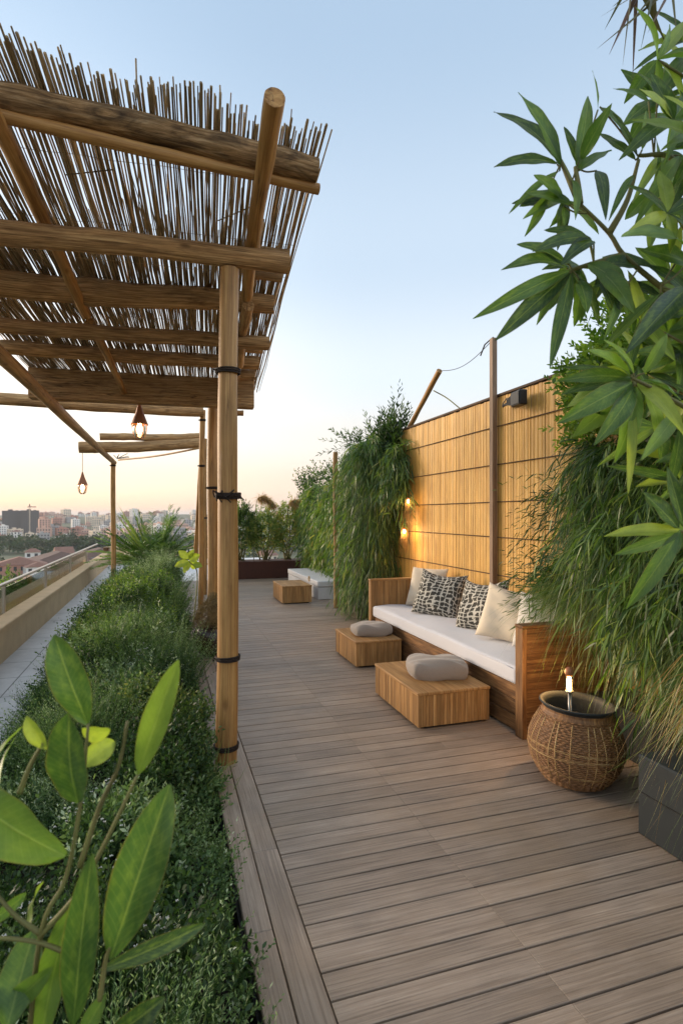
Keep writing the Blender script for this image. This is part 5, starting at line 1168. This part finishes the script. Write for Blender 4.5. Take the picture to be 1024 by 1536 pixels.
wood_belt()
# ================================================================ HAZE
gg = G(); gg.box(-12000, 12000, -12000, 12000, -40, 60); t = NT('haze_air'); pv = t.n('ShaderNodeVolumePrincipled'); pv.inputs['Color'].default_value = (.95, .93, .92, 1); pv.inputs['Density'].default_value = .00013; pv.inputs['Anisotropy'].default_value = .0
t.l(pv.outputs[0], t.out.inputs['Volume']); hz = gg.build('haze', t.m); tag(hz, 'thin evening haze over the city', 'haze', kind='stuff')
# ================================================================ LIGHT
SUN_AZ = rad(-48); SUN_EL = rad(12)
W = bpy.data.worlds.new('World'); S.world = W; W.use_nodes = True; nt = W.node_tree; nt.nodes.clear()
out = nt.nodes.new('ShaderNodeOutputWorld'); bg = nt.nodes.new('ShaderNodeBackground'); sk = nt.nodes.new('ShaderNodeTexSky'); sk.sky_type = 'NISHITA'; sk.sun_disc = False
sk.sun_elevation = rad(5); sk.sun_rotation = SUN_AZ; sk.altitude = 50; sk.air_density = 1.0; sk.dust_density = 1.5; sk.ozone_density = 1.5
tc = nt.nodes.new('ShaderNodeTexCoord'); sx = nt.nodes.new('ShaderNodeSeparateXYZ'); nt.links.new(tc.outputs['Generated'], sx.inputs[0])
SKX = 1.0 / (.15 * 2.0)   # display value -> sky radiance at strength .15, exposure 1
def skyramp(st):
    o = nt.nodes.new('ShaderNodeValToRGB'); nt.links.new(sx.outputs[2], o.inputs[0]); e = o.color_ramp.elements; o.color_ramp.interpolation = 'EASE'
    while len(e) < len(st): e.new(.5)
    for i, (p, h) in enumerate(st): e[i].position = p; e[i].color = lin(h)
    return o.outputs[0]
cool = skyramp([(0., '#d9c3b8'), (.05, '#e4d0c4'), (.13, '#e6e0da'), (.24, '#dae3ec'), (.42, '#bfd0e2'), (.68, '#a5bcd4'), (.8, '#bccde0'), (1., '#d2dde8')])
warm = skyramp([(0., '#f0c9a8'), (.06, '#fadfc4'), (.14, '#fff2e2'), (.24, '#fdf6ee'), (.42, '#d5e0ec'), (.68, '#afc4da'), (.8, '#bccde0'), (1., '#d2dde8')])  # overhead stops of both ramps raised, added fill from sky out of view
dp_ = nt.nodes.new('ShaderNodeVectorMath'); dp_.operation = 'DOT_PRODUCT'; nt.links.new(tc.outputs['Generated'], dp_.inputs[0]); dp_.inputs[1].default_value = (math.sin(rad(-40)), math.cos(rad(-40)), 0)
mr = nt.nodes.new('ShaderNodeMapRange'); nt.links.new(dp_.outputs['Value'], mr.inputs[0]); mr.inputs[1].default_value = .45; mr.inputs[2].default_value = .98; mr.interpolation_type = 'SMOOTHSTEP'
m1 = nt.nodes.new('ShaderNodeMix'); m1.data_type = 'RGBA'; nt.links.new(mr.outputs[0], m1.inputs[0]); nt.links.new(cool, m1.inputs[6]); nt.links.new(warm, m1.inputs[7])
m2 = nt.nodes.new('ShaderNodeMix'); m2.data_type = 'RGBA'; m2.blend_type = 'MULTIPLY'; m2.inputs[0].default_value = 1; nt.links.new(m1.outputs[2], m2.inputs[6]); mw = nt.nodes.new('ShaderNodeMath'); mw.operation = 'MULTIPLY_ADD'; nt.links.new(mr.outputs[0], mw.inputs[0]); mw.inputs[1].default_value = SKX * .24; mw.inputs[2].default_value = SKX; mb = nt.nodes.new('ShaderNodeMapRange'); mb.interpolation_type = 'SMOOTHSTEP'; nt.links.new(dp_.outputs['Value'], mb.inputs[0]); mb.inputs[1].default_value = .0; mb.inputs[2].default_value = -.8; mb.inputs[3].default_value = 1.; mb.inputs[4].default_value = 1.6  # mb brightens the unseen sky behind the camera, added to lift ambient light
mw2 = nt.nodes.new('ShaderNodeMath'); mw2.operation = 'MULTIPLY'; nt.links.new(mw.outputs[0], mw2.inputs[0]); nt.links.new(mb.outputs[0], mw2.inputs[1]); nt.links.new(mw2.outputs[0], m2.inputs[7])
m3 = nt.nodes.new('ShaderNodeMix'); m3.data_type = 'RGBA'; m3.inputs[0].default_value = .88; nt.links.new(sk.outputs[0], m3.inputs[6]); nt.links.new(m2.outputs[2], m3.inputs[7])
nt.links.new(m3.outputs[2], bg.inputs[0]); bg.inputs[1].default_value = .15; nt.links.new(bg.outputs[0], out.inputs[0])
sl = bpy.data.lights.new('sun', 'SUN'); sl.energy = 1.7; sl.angle = rad(25); sl.color = (1, .80, .60); so = bpy.data.objects.new('sun', sl); C.objects.link(so)
sd = Vector((math.sin(SUN_AZ) * math.cos(SUN_EL), math.cos(SUN_AZ) * math.cos(SUN_EL), math.sin(SUN_EL))); so.rotation_euler = sd.to_track_quat('Z', 'Y').to_euler()
# ================================================================ CAMERA
cd = bpy.data.cameras.new('camera'); co = bpy.data.objects.new('camera', cd); C.objects.link(co); S.camera = co
cd.sensor_fit = 'VERTICAL'; cd.sensor_height = 36; cd.sensor_width = 24; cd.lens = 36 * FPX / 1536; cd.clip_start = .02; cd.clip_end = 30000; cd.shift_y = (HZ - 768) / 1536
co.location = (0, 0, CAMZ); co.rotation_euler = (rad(90), 0, -A0)
cd.dof.use_dof = True; cd.dof.focus_distance = 4.5; cd.dof.aperture_fstop = 7
S.view_settings.view_transform = 'Standard'; S.view_settings.look = 'None'; S.view_settings.gamma = 1; S.view_settings.exposure = 1.42
